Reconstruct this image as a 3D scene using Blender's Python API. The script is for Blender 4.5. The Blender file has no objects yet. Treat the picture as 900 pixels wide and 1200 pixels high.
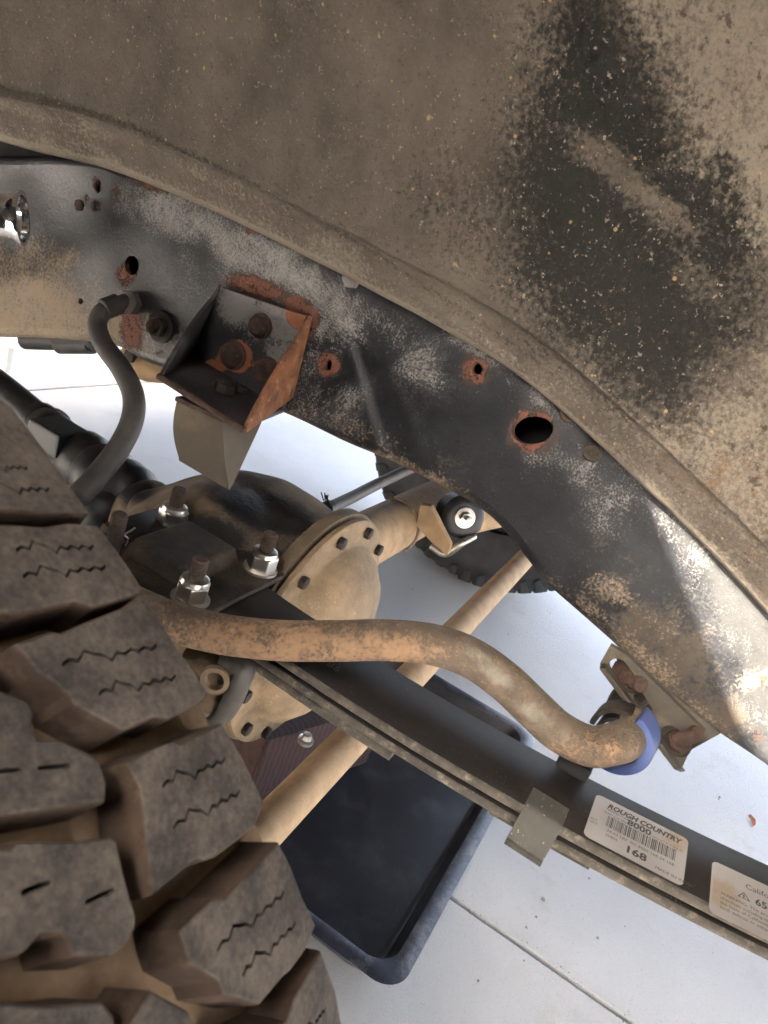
import bpy, bmesh, math, random
import numpy as np
from mathutils import Vector, Matrix, geometry
random.seed(7); rng = np.random.default_rng(7)
R_ = math.radians
SC = bpy.context.scene
COL = SC.collection

# ------------------------------------------------------------------ camera
F = 877.0; CAMH = 0.8
def nrm(v): v = np.array(v, float); return v/np.linalg.norm(v)
AX = nrm((430, -200, F)); AY = nrm((-2370, -1260, F)); AY = nrm(AY-AX*AX.dot(AY)); AZ = nrm(np.cross(AX, AY))
B3 = np.array([AX, AY, AZ])                      # rows: world axes in camera space (x right, y down, z forward)
C0 = np.array([0, 0, CAMH])
cam = bpy.data.cameras.new('camera'); co = bpy.data.objects.new('camera', cam); COL.objects.link(co)
cam.sensor_fit = 'VERTICAL'; cam.sensor_height = 36; cam.lens = F/1200*36
cam.clip_start = .01; cam.clip_end = 500
mw = Matrix.Identity(4)
for i in range(3):
    mw[i][0] = B3[i][0]; mw[i][1] = -B3[i][1]; mw[i][2] = -B3[i][2]; mw[i][3] = C0[i]
co.matrix_world = mw
cam.dof.use_dof = True; cam.dof.focus_distance = .78; cam.dof.aperture_fstop = 20.0
SC.camera = co

# ------------------------------------------------------------------ light
SUN_AZ, SUN_EL = R_(20), R_(30)
sd = Vector((-math.cos(SUN_AZ)*math.cos(SUN_EL), math.sin(SUN_AZ)*math.cos(SUN_EL), math.sin(SUN_EL)))
W = bpy.data.worlds.new('World'); SC.world = W; W.use_nodes = True
wn = W.node_tree.nodes; wl = W.node_tree.links
sky = wn.new('ShaderNodeTexSky'); sky.sky_type = 'NISHITA'; sky.sun_disc = False
sky.air_density = .7; sky.dust_density = 7; sky.ozone_density = 0; sky.sun_elevation = SUN_EL; sky.sun_rotation = math.atan2(sd.x, sd.y)
hz = wn.new('ShaderNodeHueSaturation'); hz.inputs['Saturation'].default_value = .6; wl.new(sky.outputs[0], hz.inputs['Color']); wl.new(hz.outputs[0], wn['Background'].inputs[0]); wn['Background'].inputs[1].default_value = .15
sun = bpy.data.lights.new('sun', 'SUN'); so = bpy.data.objects.new('sun', sun); COL.objects.link(so)
sun.energy = 2.1; sun.angle = R_(.5); sun.color = (1, .9, .76)
so.rotation_euler = (-sd).to_track_quat('-Z', 'Y').to_euler(); so.location = (-3, 2, 3)
SC.view_settings.view_transform = 'Standard'; SC.view_settings.look = 'None'
SC.view_settings.exposure = 4.7; SC.view_settings.gamma = 1; SC.view_settings.use_curve_mapping = False
SC.render.engine = 'CYCLES'; SC.cycles.use_denoising = True
SC.cycles.max_bounces = 10; SC.cycles.diffuse_bounces = 6; SC.cycles.glossy_bounces = 4

# ------------------------------------------------------------------ survey: where a sight line meets a plane
def ray(px, py): return B3 @ np.array([px-450, py-600, F])
def on(px, py, ax, v):
    d = ray(px, py); return C0+d*((v-C0[ax])/d[ax])
def ox(px, py, x): return on(px, py, 0, x)
def oy(px, py, y): return on(px, py, 1, y)
def oz(px, py, z): return on(px, py, 2, z)
def od(px, py, t): return C0+ray(px, py)/F*t
def pix(P):
    q = (np.atleast_2d(P)-C0) @ B3
    return np.c_[450+F*q[:, 0]/q[:, 2], 600+F*q[:, 1]/q[:, 2]]

# ------------------------------------------------------------------ materials
def mixc(nt, fac, a, b):
    n = nt.nodes.new('ShaderNodeMix'); n.data_type = 'RGBA'
    for s, v in ((0, fac), (6, a), (7, b)):
        if hasattr(v, 'is_linked') or hasattr(v, 'links'): nt.links.new(v, n.inputs[s])
        else: n.inputs[s].default_value = (*v, 1) if isinstance(v, tuple) else v
    return n.outputs[2]
def mth(nt, op, a, b=0., c=0., clamp=False):
    n = nt.nodes.new('ShaderNodeMath'); n.operation = op; n.use_clamp = clamp
    for s, v in enumerate((a, b, c)):
        if hasattr(v, 'links'): nt.links.new(v, n.inputs[s])
        else: n.inputs[s].default_value = v
    return n.outputs[0]
def noise(nt, vec, scale, detail=5, rough=.6, dist=0.):
    n = nt.nodes.new('ShaderNodeTexNoise'); n.inputs['Scale'].default_value = scale
    n.inputs['Detail'].default_value = detail; n.inputs['Roughness'].default_value = rough
    n.inputs['Distortion'].default_value = dist
    nt.links.new(vec, n.inputs['Vector']); return n.outputs[0]
def M(name, base, rough=.6, metal=0., var=.3, vscale=40, layers=(), bumps=((300, .15),), spec=.5, coat=0.):
    m = bpy.data.materials.new(name); m.use_nodes = True; nt = m.node_tree
    p = nt.nodes['Principled BSDF']
    tc = nt.nodes.new('ShaderNodeTexCoord').outputs['Object']
    c = base; r = rough; mt = metal
    if var:
        lo = tuple(x*(1-var) for x in base); hi = tuple(min(1, x*(1+var)) for x in base)
        c = mixc(nt, mth(nt, 'MULTIPLY_ADD', noise(nt, tc, vscale, 8, .65), 2.6, -.8, True), lo, hi)
    hs = None
    for L in layers:
        f = None
        if L.get('scale'):
            if L.get('voro'):
                v = nt.nodes.new('ShaderNodeTexVoronoi'); v.inputs['Scale'].default_value = L['scale']; nt.links.new(tc, v.inputs['Vector'])
                f = mth(nt, 'SUBTRACT', 1., v.outputs['Distance'])
            else:
                vec = tc
                if L.get('stretch'):
                    mp = nt.nodes.new('ShaderNodeMapping'); mp.inputs['Scale'].default_value = L['stretch']; nt.links.new(tc, mp.inputs[0]); vec = mp.outputs[0]
                f = noise(nt, vec, L['scale'], L.get('detail', 6), L.get('nr', .65), L.get('dist', 0.))
            if L.get('cen'): f = mth(nt, 'SUBTRACT', f, .5)
            f = mth(nt, 'MULTIPLY', f, L.get('ng', 1.))
        if L.get('fine'):
            g = noise(nt, tc, L['fine'], 3, .7)
            if L.get('cen'): g = mth(nt, 'SUBTRACT', g, .5)
            g = mth(nt, 'MULTIPLY', g, L.get('fg', .5)); f = g if f is None else mth(nt, 'ADD', f, g)
        if L.get('attr'):
            a = nt.nodes.new('ShaderNodeAttribute'); a.attribute_name = L['attr']
            g = mth(nt, 'MULTIPLY', a.outputs['Fac'], L.get('ag', 1.)); f = g if f is None else mth(nt, 'ADD', f, g)
        if L.get('up'):
            gn = nt.nodes.new('ShaderNodeNewGeometry'); sx = nt.nodes.new('ShaderNodeSeparateXYZ'); nt.links.new(gn.outputs['Normal'], sx.inputs[0])
            f = mth(nt, 'ADD', f if f is not None else 0., mth(nt, 'MULTIPLY', sx.outputs[2], L['up']))
        f = mth(nt, 'DIVIDE', mth(nt, 'SUBTRACT', f, L['thr']), L.get('soft', .1), 0., True)
        if L.get('max'): f = mth(nt, 'MULTIPLY', f, L['max'])
        cc = L['col']
        if L.get('var', .25):
            v_ = L.get('var', .25)
            cc = mixc(nt, noise(nt, tc, L.get('vs', 120), 6, .7), tuple(x*(1-v_) for x in cc), tuple(x*(1+v_) for x in cc))
        c = mixc(nt, f, c, cc)
        rr = L.get('rough', .85)
        r = mth(nt, 'ADD', mth(nt, 'MULTIPLY', f, rr), mth(nt, 'MULTIPLY', mth(nt, 'SUBTRACT', 1., f), r))
        if metal: mt = mth(nt, 'MULTIPLY', mth(nt, 'SUBTRACT', 1., f), mt)
        if L.get('h'):
            g = mth(nt, 'MULTIPLY', f, L['h']); hs = g if hs is None else mth(nt, 'ADD', hs, g)
    for s, v in (('Base Color', c), ('Roughness', r), ('Metallic', mt)):
        if hasattr(v, 'links'): nt.links.new(v, p.inputs[s])
        else: p.inputs[s].default_value = (*v, 1) if isinstance(v, tuple) else v
    p.inputs['Specular IOR Level'].default_value = spec
    if coat: p.inputs['Coat Weight'].default_value = coat
    for sc, st in bumps:
        g = mth(nt, 'MULTIPLY', noise(nt, tc, sc, 6, .65), st); hs = g if hs is None else mth(nt, 'ADD', hs, g)
    if hs is not None:
        b = nt.nodes.new('ShaderNodeBump'); b.inputs['Distance'].default_value = .002; b.inputs['Strength'].default_value = 1.
        nt.links.new(hs, b.inputs['Height']); nt.links.new(b.outputs[0], p.inputs['Normal'])
    return m
TAN = (.36, .27, .18); RUST = (.21, .075, .035); ORUST = (.36, .15, .06)
MT = {}
MT['frame'] = M('worn_black_frame_paint', (.010, .0105, .013), .38, var=.5, vscale=40, bumps=((500, .15), (90, .2)), spec=.5, layers=(
    dict(cen=1, col=(.048, .044, .04), scale=14, ng=2.6, fine=420, fg=2.4, attr='dust', ag=.5, thr=.24, soft=.6, rough=.75, max=.8),
    dict(cen=1, col=(.037, .037, .0365), scale=40, ng=1.2, fine=500, fg=1.4, attr='sun_patch', ag=1., thr=.4, soft=.6, rough=.8, max=.95),  # paler paint tone that brightens the sunlit patch
    dict(cen=1, col=(.13, .123, .113), scale=90, ng=1.8, fine=600, fg=2.6, attr='dust', ag=.5, thr=.5, soft=.25, rough=.85, max=.75),
    dict(cen=1, col=(.24, .23, .215), scale=38, ng=1.8, fine=620, fg=2., attr='dust', ag=1.05, thr=.5, soft=.75, rough=.9, h=.15, var=.3),
    dict(cen=1, col=(.07, .055, .04), scale=30, ng=1.5, fine=300, fg=1.3, attr='mud', ag=1., thr=.5, soft=.35, rough=.9, max=.85),
    dict(cen=1, col=(.25, .19, .13), scale=30, ng=1.5, fine=380, fg=2.4, attr='tan', ag=1., thr=.5, soft=.7, rough=.9, max=.9),
    dict(cen=1, col=(.40, .37, .31), fine=900, fg=4., thr=.88, soft=.2, rough=.9, max=.7),
    dict(cen=1, col=(.008, .008, .009), scale=130, ng=2., fine=500, fg=2., attr='dust', ag=.25, thr=.5, soft=.2, rough=.5, max=.9),
    dict(cen=1, col=(.05, .03, .02), scale=90, ng=1.8, fine=420, fg=1.2, attr='rust', ag=1., thr=.34, soft=.2, rough=.9, max=.85),
    dict(cen=1, col=(.13, .05, .03), scale=100, ng=1.8, fine=420, fg=1.2, attr='rust', ag=1., thr=.55, soft=.12, rough=.9, h=.5, var=.6, vs=160),
    dict(cen=1, col=(.2, .085, .045), scale=140, ng=2., fine=500, fg=1.5, attr='rust', ag=.7, thr=.85, soft=.15, rough=.9),
    dict(cen=1, col=(.04, .018, .013), scale=160, ng=2.4, fine=420, fg=1.4, attr='rust', ag=.6, thr=.7, soft=.12, rough=.9, h=-.2)))
MT['liner'] = M('dusty_wheel_well_steel', (.105, .087, .07), .85, var=.4, vscale=20, bumps=((420, 1.1), (130, .6), (45, .4)), spec=.3, layers=(
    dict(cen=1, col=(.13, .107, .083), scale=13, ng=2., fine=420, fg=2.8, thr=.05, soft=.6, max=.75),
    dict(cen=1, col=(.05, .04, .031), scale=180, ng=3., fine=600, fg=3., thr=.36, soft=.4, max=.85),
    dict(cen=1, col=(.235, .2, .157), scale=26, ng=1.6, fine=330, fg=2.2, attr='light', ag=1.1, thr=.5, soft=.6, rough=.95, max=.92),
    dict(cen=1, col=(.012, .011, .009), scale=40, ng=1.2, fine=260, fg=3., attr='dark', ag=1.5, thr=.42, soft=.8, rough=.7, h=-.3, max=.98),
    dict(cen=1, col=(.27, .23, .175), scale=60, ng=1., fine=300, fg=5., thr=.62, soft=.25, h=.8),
    dict(cen=1, col=(.15, .083, .038), scale=34, ng=2., fine=260, fg=2.2, attr='rust', ag=.8, thr=.62, soft=.5, rough=.9, max=.75),
    dict(cen=1, col=(.05, .04, .03), scale=90, ng=3.6, fine=300, fg=1.6, attr='spot', ag=.35, thr=.66, soft=.25, rough=.9, max=.8),
    dict(col=(.36, .235, .10), scale=85, voro=1, ng=1., fine=60, fg=.4, thr=1.12, soft=.05, max=.9)))
MT['lug'] = M('worn_tread_rubber', (.029, .024, .021), .82, var=.3, vscale=45, spec=.25, bumps=((260, .25), (900, .2)), layers=(
    dict(col=(.115, .094, .073), scale=45, ng=1., fine=420, fg=.6, thr=.68, soft=.4, max=.8), dict(cen=1, col=(.03, .026, .023), scale=300, ng=3., fine=700, fg=2., thr=.4, soft=.3, max=.7)))
MT['lugside'] = M('dusty_groove_rubber', (.036, .023, .016), .9, var=.5, vscale=40, spec=.2, bumps=((300, .3),), layers=(
    dict(col=(.125, .085, .053), scale=35, ng=1., fine=300, fg=.3, thr=.68, soft=.3, max=.8),))
MT['carcass'] = M('tan_dust_on_tyre', (.165, .113, .07), .95, var=.4, vscale=35, spec=.1, bumps=((300, .3),), layers=(
    dict(col=(.12, .08, .05), scale=30, ng=1., thr=.52, soft=.2, max=.8),))
MT['farrub'] = M('dark_tyre_rubber', (.018, .018, .019), .7, var=.3, bumps=((200, .2),), layers=(dict(col=(.06, .057, .052), scale=25, ng=1., thr=.45, soft=.4, max=.7),))
MT['spring'] = M('black_spring_paint', (.010, .0075, .0065), .6, var=.3, vscale=25, bumps=((600, .08),), spec=.3, layers=(
    dict(col=(.05, .037, .026), scale=9, ng=1., fine=300, fg=.3, thr=.62, soft=.35, max=.55),
    dict(col=(.2, .16, .11), fine=700, fg=1.2, scale=20, ng=.3, thr=.95, soft=.1, max=.7)))
MT['springedge'] = M('dusty_spring_edge', (.06, .052, .042), .85, var=.4, vscale=60, bumps=((400, .5),), layers=(
    dict(col=(.16, .138, .105), scale=120, ng=.9, fine=500, fg=.4, thr=.68, soft=.2),))
MT['clip'] = M('dusty_olive_clip', (.046, .044, .036), .7, var=.25, bumps=((300, .15),), layers=(
    dict(col=(.4, .33, .22), fine=230, fg=1.4, thr=.92, soft=.05), dict(cen=1, col=(.085, .08, .064), scale=60, ng=2., fine=400, fg=2., thr=.15, soft=.4, max=.7)))
MT['clipdark'] = M('black_clip', (.02, .02, .02), .6, var=.3, bumps=((300, .15),))
MT['bar'] = M('rusty_bar', (.10, .073, .05), .82, var=.45, vscale=55, bumps=((330, .9), (90, .3)), layers=(
    dict(col=(.25, .152, .086), scale=60, ng=.9, fine=330, fg=.9, attr='orange', ag=.3, thr=.98, soft=.25, h=.4),
    dict(col=(.05, .038, .03), scale=28, ng=.9, fine=260, fg=.5, thr=.83, soft=.15, max=.8),
    dict(col=(.22, .2, .16), scale=20, ng=1.1, fine=200, fg=.2, attr='tan', ag=.5, thr=1.0, soft=.2, max=.8)))
MT['tube'] = M('tan_dusted_tube', (.33, .222, .125), .85, var=.25, vscale=40, bumps=((420, .35),), layers=(
    dict(col=(.11, .075, .048), scale=25, ng=.8, fine=420, fg=.4, thr=.78, soft=.3, max=.8),))
MT['cast'] = M('dusty_cast_iron', (.15, .108, .07), .85, var=.35, vscale=30, bumps=((350, .4), (60, .4)), layers=(
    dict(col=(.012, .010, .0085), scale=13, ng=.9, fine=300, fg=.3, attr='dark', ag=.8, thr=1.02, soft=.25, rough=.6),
    dict(col=(.29, .22, .145), scale=45, ng=.9, fine=400, fg=.3, thr=.78, soft=.25, max=.6)))
MT['cover'] = M('tan_diff_cover', (.205, .145, .083), .8, var=.3, vscale=25, bumps=((400, .2), (50, .3)), layers=(
    dict(col=(.075, .055, .036), scale=14, ng=1., fine=500, fg=.35, thr=.66, soft=.25, max=.85), dict(cen=1, col=(.4, .31, .2), scale=40, ng=2., fine=400, fg=2., thr=.3, soft=.4, max=.7)))
MT['plate'] = M('black_spring_plate', (.013, .011, .010), .7, var=.3, bumps=((300, .2),), spec=.3, layers=(
    dict(col=(.085, .06, .04), scale=22, ng=1., fine=400, fg=.4, thr=.6, soft=.35, max=.8),))
MT['thread'] = M('rusted_thread', (.045, .028, .02), .75, metal=.3, var=.4, bumps=((500, .4),))
MT['rustbolt'] = M('rusty_bolt', (.05, .026, .018), .85, var=.5, vscale=160, bumps=((400, .6),), layers=(dict(col=(.14, .1, .075), scale=90, ng=1., thr=.6, soft=.1, max=.6),))
MT['nut'] = M('plated_nut', (.62, .6, .55), .28, metal=1., var=.15, bumps=((300, .1),), layers=(dict(col=(.12, .09, .06), scale=90, ng=1., thr=.56, soft=.2, max=.8),))
MT['chrome'] = M('bright_chrome', (.75, .76, .78), .1, metal=1., var=0, bumps=((60, .2),))
MT['bracket'] = M('painted_bracket', (.02, .019, .022), .5, var=.4, vscale=40, bumps=((300, .25),), layers=(
    dict(cen=1, col=(.19, .178, .168), scale=50, ng=1.6, fine=500, fg=2., attr='dust', ag=1., thr=.5, soft=.4, rough=.8, max=.9),
    dict(col=(.10, .096, .094), scale=32, ng=.9, fine=350, fg=.5, thr=.72, soft=.22, rough=.8),
    dict(col=RUST, scale=70, ng=.8, fine=300, fg=.3, attr='rust', ag=1., thr=1.05, soft=.06, h=.4, var=.5, vs=200)))
MT['orust'] = M('orange_rust_flange', (.20, .082, .038), .9, var=.4, vscale=70, bumps=((350, .8),), layers=(
    dict(col=(.075, .032, .02), scale=45, ng=1., fine=400, fg=.4, thr=.72, soft=.2, h=-.3),
    dict(col=(.40, .25, .14), scale=110, ng=1., thr=.58, soft=.1, max=.6)))
MT['bump'] = M('brown_bump_rubber', (.07, .055, .038), .8, var=.2, vscale=30, bumps=((260, .2),), layers=(
    dict(col=(.13, .105, .066), scale=22, ng=1., fine=350, fg=.3, attr='tan', ag=.4, thr=.85, soft=.25, max=.7),
    dict(col=(.05, .038, .028), scale=30, ng=1., fine=350, fg=.3, thr=.82, soft=.15, max=.6)))
MT['hose'] = M('dusty_black_hose', (.045, .04, .036), .6, var=.25, bumps=((500, .12),), layers=(dict(col=(.12, .105, .083), scale=40, ng=1., thr=.5, soft=.3, max=.5),))
MT['blackrub'] = M('black_rubber', (.007, .007, .008), .5, var=.3, bumps=((200, .15),), layers=(dict(col=(.06, .05, .036), scale=25, ng=1., thr=.6, soft=.2, max=.6),))
MT['blue'] = M('blue_polyurethane', (.05, .078, .21), .42, var=.15, bumps=((200, .15),), layers=(dict(col=(.2, .2, .26), scale=40, ng=1., fine=400, fg=.2, thr=.72, soft=.2, max=.5),))
MT['olive'] = M('dusty_bracket_steel', (.05, .042, .031), .7, var=.3, bumps=((300, .2),), layers=(dict(col=(.16, .125, .085), scale=35, ng=1., fine=400, fg=.3, thr=.7, soft=.3),))
MT['olivegrey'] = M('dull_fitting_metal', (.17, .16, .15), .5, metal=.5, var=.3, bumps=((300, .2),), layers=(dict(col=(.25, .19, .13), scale=50, ng=1., thr=.52, soft=.2, max=.8),))
MT['tray'] = M('dark_blue_black_plastic', (.010, .011, .017), .38, var=.3, vscale=15, bumps=((150, .06),), spec=.4, layers=(
    dict(col=(.075, .073, .08), scale=9, ng=1., fine=500, fg=.3, thr=.62, soft=.3, max=.6, rough=.6), dict(cen=1, col=(.11, .11, .115), scale=30, stretch=(1, 14, 1), ng=3., fine=300, fg=1., thr=.55, soft=.2, max=.5),
    dict(col=(.25, .24, .22), scale=180, ng=1.2, fine=60, fg=.3, thr=1.03, soft=.03, max=.7)))
MT['trayrim'] = M('scuffed_tray_rim', (.022, .026, .04), .45, var=.4, bumps=((150, .1),), layers=(dict(col=(.2, .2, .21), scale=25, ng=1., fine=300, fg=.3, thr=.62, soft=.2, max=.6),))
MT['concrete'] = M('broomed_concrete', (.555, .545, .53), .9, var=.06, vscale=3, spec=.2, bumps=((170, .9), (600, .9)), layers=(
    dict(cen=1, col=(.36, .335, .305), scale=200, ng=2.5, fine=500, fg=3., thr=.3, soft=.4, max=.6), dict(cen=1, col=(.42, .385, .345), scale=7, ng=3., fine=60, fg=1.2, thr=.25, soft=.6, max=.6), dict(cen=1, col=(.2, .18, .16), scale=60, ng=3., fine=300, fg=2., thr=.8, soft=.1, max=.7),
    dict(col=(.50, .475, .44), scale=5, ng=1., thr=.5, soft=.3, max=.5),
    dict(col=(.62, .605, .585), scale=9, stretch=(6, 60, 6), ng=1., thr=.5, soft=.3, max=.5, h=.4),
    dict(col=(.2, .17, .14), scale=14, ng=.7, fine=260, fg=.6, thr=.93, soft=.05, max=.6)))
MT['blocker'] = M('dark_light_blocker', (.06, .05, .042), .9, var=.1, bumps=((60, .4),))  # dark colour of the added, unseen light blockers, keeps fill light low
MT['joint'] = M('joint_dirt', (.16, .12, .085), .95, var=.4, bumps=((300, .5),))
MT['wood'] = M('dark_red_timber', (.045, .018, .015), .65, var=.3, vscale=30, bumps=((250, .3),), layers=(
    dict(col=(.085, .045, .032), scale=25, ng=1., fine=350, fg=.4, thr=.75, soft=.2), dict(cen=1, col=(.012, .008, .007), scale=60, ng=3., fine=300, fg=2., thr=.4, soft=.2)))
MT['body'] = M('dark_underbody', (.02, .02, .022), .6, var=.4, bumps=((100, .3),), layers=(dict(col=(.16, .12, .08), scale=12, ng=1., thr=.55, soft=.2, max=.6),))
MT['paint'] = M('truck_paint', (.3, .3, .31), .35, var=.05, bumps=())
MT['sticker'] = M('dirty_white_sticker', (.28, .262, .25), .55, var=.1, bumps=((200, .08),), layers=(
    dict(col=(.26, .2, .14), scale=28, ng=1., fine=400, fg=.3, attr='tan', ag=.5, thr=.95, soft=.25, max=.85),))
MT['ink'] = M('black_ink', (.02, .02, .022), .6, var=0, bumps=())
MT['white'] = M('white_painted', (.75, .71, .63), .6, var=.1, bumps=((100, .1),))
MT['silver'] = M('silver_steel', (.5, .47, .42), .35, metal=.9, var=.2, bumps=((200, .2),), layers=(dict(col=(.2, .15, .1), scale=60, ng=1., thr=.56, soft=.2, max=.7),))
MT['leafm'] = M('dry_leaf', (.42, .13, .06), .7, var=.3, bumps=((200, .3),))
MT['stone'] = M('grey_pebble', (.3, .28, .26), .9, var=.3, bumps=((300, .3),))

# wood end grain: growth rings on the end face
def ringmat():
    m = M('timber_end_grain', (.085, .03, .024), .7, var=.2, bumps=((250, .3),)); nt = m.node_tree
    w = nt.nodes.new('ShaderNodeTexWave'); w.wave_type = 'RINGS'; w.rings_direction = 'Z'
    w.inputs['Scale'].default_value = 34; w.inputs['Distortion'].default_value = 5; w.inputs['Detail'].default_value = 4; w.inputs['Detail Scale'].default_value = 1.6
    tc = nt.nodes.new('ShaderNodeTexCoord'); mp = nt.nodes.new('ShaderNodeMapping'); mp.inputs['Location'].default_value = (.19, -.02, 0)
    nt.links.new(tc.outputs['Object'], mp.inputs[0]); nt.links.new(mp.outputs[0], w.inputs[0])
    p = nt.nodes['Principled BSDF']; src = p.inputs['Base Color'].links
    c = mixc(nt, w.outputs['Fac'], (.018, .007, .006), (.045, .018, .015)); nt.links.new(c, p.inputs['Base Color'])
    return m
MT['rings'] = ringmat()

# ------------------------------------------------------------------ object helpers
ROOTS = {}
def wloc(o):
    v = Vector((0, 0, 0))
    while o: v += o.location; o = o.parent
    return v
def thing(name, label, cat, loc=(0, 0, 0), group=None):
    o = bpy.data.objects.new(name, None); COL.objects.link(o); o.empty_display_size = .05
    o.location = Vector([float(x) for x in loc]); o['label'] = label; o['category'] = cat
    if group: o['group'] = group
    return o
def mesh(name, V, Fc, mats, parent=None, smooth=True, angle=40, mi=None, attrs=None, label=None, cat=None, kind=None, loc=None):
    V = np.asarray(V, float)
    o = bpy.data.objects.new(name, bpy.data.meshes.new(name)); me = o.data
    off = wloc(parent) if parent else Vector((0, 0, 0))
    if loc is not None: o.location = Vector([float(x) for x in loc]); off = off+o.location
    me.from_pydata([tuple(v) for v in (V-np.array(off))], [], [tuple(int(i) for i in f) for f in Fc])
    for m in (mats if isinstance(mats, (list, tuple)) else [mats]): me.materials.append(MT[m])
    if mi is not None: me.polygons.foreach_set('material_index', np.array(mi, np.int32))
    for k, a in (attrs or {}).items():
        at = me.attributes.new(k, 'FLOAT', 'POINT'); at.data.foreach_set('value', np.asarray(a, np.float32))
    me.update()
    if smooth:
        me.polygons.foreach_set('use_smooth', np.ones(len(me.polygons), bool))
        try: me.set_sharp_from_angle(angle=R_(angle))
        except Exception: pass
    if smooth and 8 < len(me.vertices) < 6000 and mi is None:
        wm = o.modifiers.new('weighted', 'WEIGHTED_NORMAL'); wm.keep_sharp = True; wm.weight = 80
    COL.objects.link(o)
    if parent: o.parent = parent
    if label: o['label'] = label
    if cat: o['category'] = cat
    if kind: o['kind'] = kind
    return o
class G:                                           # a growing mesh
    def __init__(s): s.v = []; s.f = []; s.m = []
    def add(s, v, f, m=0):
        b = len(s.v); s.v += [tuple(map(float, x)) for x in v]; s.f += [tuple(i+b for i in q) for q in f]; s.m += [m]*len(f); return s
    def obj(s, name, mats, parent=None, **k): return mesh(name, s.v, s.f, mats, parent, mi=s.m if isinstance(mats, (list, tuple)) else None, **k)
def frame_of(d):
    d = Vector(d).normalized(); u = d.orthogonal().normalized(); return np.array(u), np.array(d.cross(u)), np.array(d)
def spline(P, n):
    P = np.asarray(P, float); Q = np.vstack([2*P[0]-P[1], P, 2*P[-1]-P[-2]]); out = []
    m = len(P)-1
    for t in np.linspace(0, m, n):
        i = min(int(t), m-1); s = t-i; a, b, c, d = Q[i:i+4]
        out.append(.5*((2*b)+(c-a)*s+(2*a-5*b+4*c-d)*s*s+(3*b-a-3*c+d)*s**3))
    return np.array(out)
def tube(P, r, seg=20, n=None, cap=True, flat=1.):
    P = np.asarray(P, float)
    if n: P = spline(P, n)
    N = len(P); rr = np.full(N, r) if np.isscalar(r) else np.interp(np.linspace(0, 1, N), np.linspace(0, 1, len(r)), r)
    T = np.gradient(P, axis=0); T /= np.linalg.norm(T, axis=1)[:, None]
    u = frame_of(T[0])[0]; V = []; Fc = []
    for i in range(N):
        u = u-T[i]*(u@T[i]); u /= np.linalg.norm(u); w = np.cross(T[i], u)
        for k in range(seg):
            a = 2*math.pi*k/seg; V.append(P[i]+rr[i]*(math.cos(a)*u+math.sin(a)*w*flat))
    for i in range(N-1):
        for k in range(seg): Fc.append((i*seg+k, i*seg+(k+1) % seg, (i+1)*seg+(k+1) % seg, (i+1)*seg+k))
    if cap: Fc += [tuple(range(seg))[::-1], tuple(range((N-1)*seg, N*seg))]
    return V, Fc
def lathe(prof, o, d, seg=40, cap=True):          # prof: (radius, height along d)
    u, w, d = frame_of(d); o = np.array(o, float); V = []; Fc = []
    for r, h in prof:
        for k in range(seg):
            a = 2*math.pi*k/seg; V.append(o+d*h+r*(math.cos(a)*u+math.sin(a)*w))
    for i in range(len(prof)-1):
        for k in range(seg): Fc.append((i*seg+k, i*seg+(k+1) % seg, (i+1)*seg+(k+1) % seg, (i+1)*seg+k))
    if cap: Fc += [tuple(range(seg))[::-1], tuple(range((len(prof)-1)*seg, len(prof)*seg))]
    return V, Fc
def bev(V, Fc, w, seg=2, ang=30):
    bm = bmesh.new(); vs = [bm.verts.new(tuple(map(float, v))) for v in V]
    for f in Fc: bm.faces.new([vs[i] for i in f])
    bmesh.ops.recalc_face_normals(bm, faces=bm.faces); bm.normal_update()
    ed = [e for e in bm.edges if len(e.link_faces) == 2 and e.calc_face_angle(0) > R_(ang)]
    bmesh.ops.bevel(bm, geom=ed, offset=w, segments=seg, profile=.5, affect='EDGES', clamp_overlap=True)
    bm.verts.index_update(); V = [tuple(v.co) for v in bm.verts]; Fc = [tuple(v.index for v in f.verts) for f in bm.faces]; bm.free()
    return V, Fc
def prism(poly, vec, w=.0, seg=2, ang=30):
    P = [np.array(p, float) for p in poly]; vec = np.array(vec, float); n = len(P)
    V = P+[p+vec for p in P]; Fc = [tuple(range(n))[::-1], tuple(range(n, 2*n))]+[(i, (i+1) % n, n+(i+1) % n, n+i) for i in range(n)]
    return bev(V, Fc, w, seg, ang) if w else (V, Fc)
def box(x0, x1, y0, y1, z0, z1, w=.002, seg=2):
    return prism([(x0, y0, z0), (x1, y0, z0), (x1, y1, z0), (x0, y1, z0)], (0, 0, z1-z0), w, seg)
def hexa(o, d, r, h, w=.001, n=6, rot=0):
    u, v, d = frame_of(d); o = np.array(o, float)
    return prism([o+r*(math.cos(2*math.pi*k/n+rot)*u+math.sin(2*math.pi*k/n+rot)*v) for k in range(n)], d*h, w, 2)
def circ2(c, r, n=28, ry=None, rot=0.):
    ry = ry or r; ca, sa = math.cos(rot), math.sin(rot)
    return [(c[0]+r*math.cos(t)*ca-ry*math.sin(t)*sa, c[1]+r*math.cos(t)*sa+ry*math.sin(t)*ca) for t in np.linspace(0, 2*math.pi, n, endpoint=False)]
def inside(poly, p):
    x, y = p; c = False; n = len(poly)
    for i in range(n):
        (x1, y1), (x2, y2) = poly[i], poly[i-1]
        if (y1 > y) != (y2 > y) and x < (x2-x1)*(y-y1)/(y2-y1)+x1: c = not c
    return c
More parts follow.
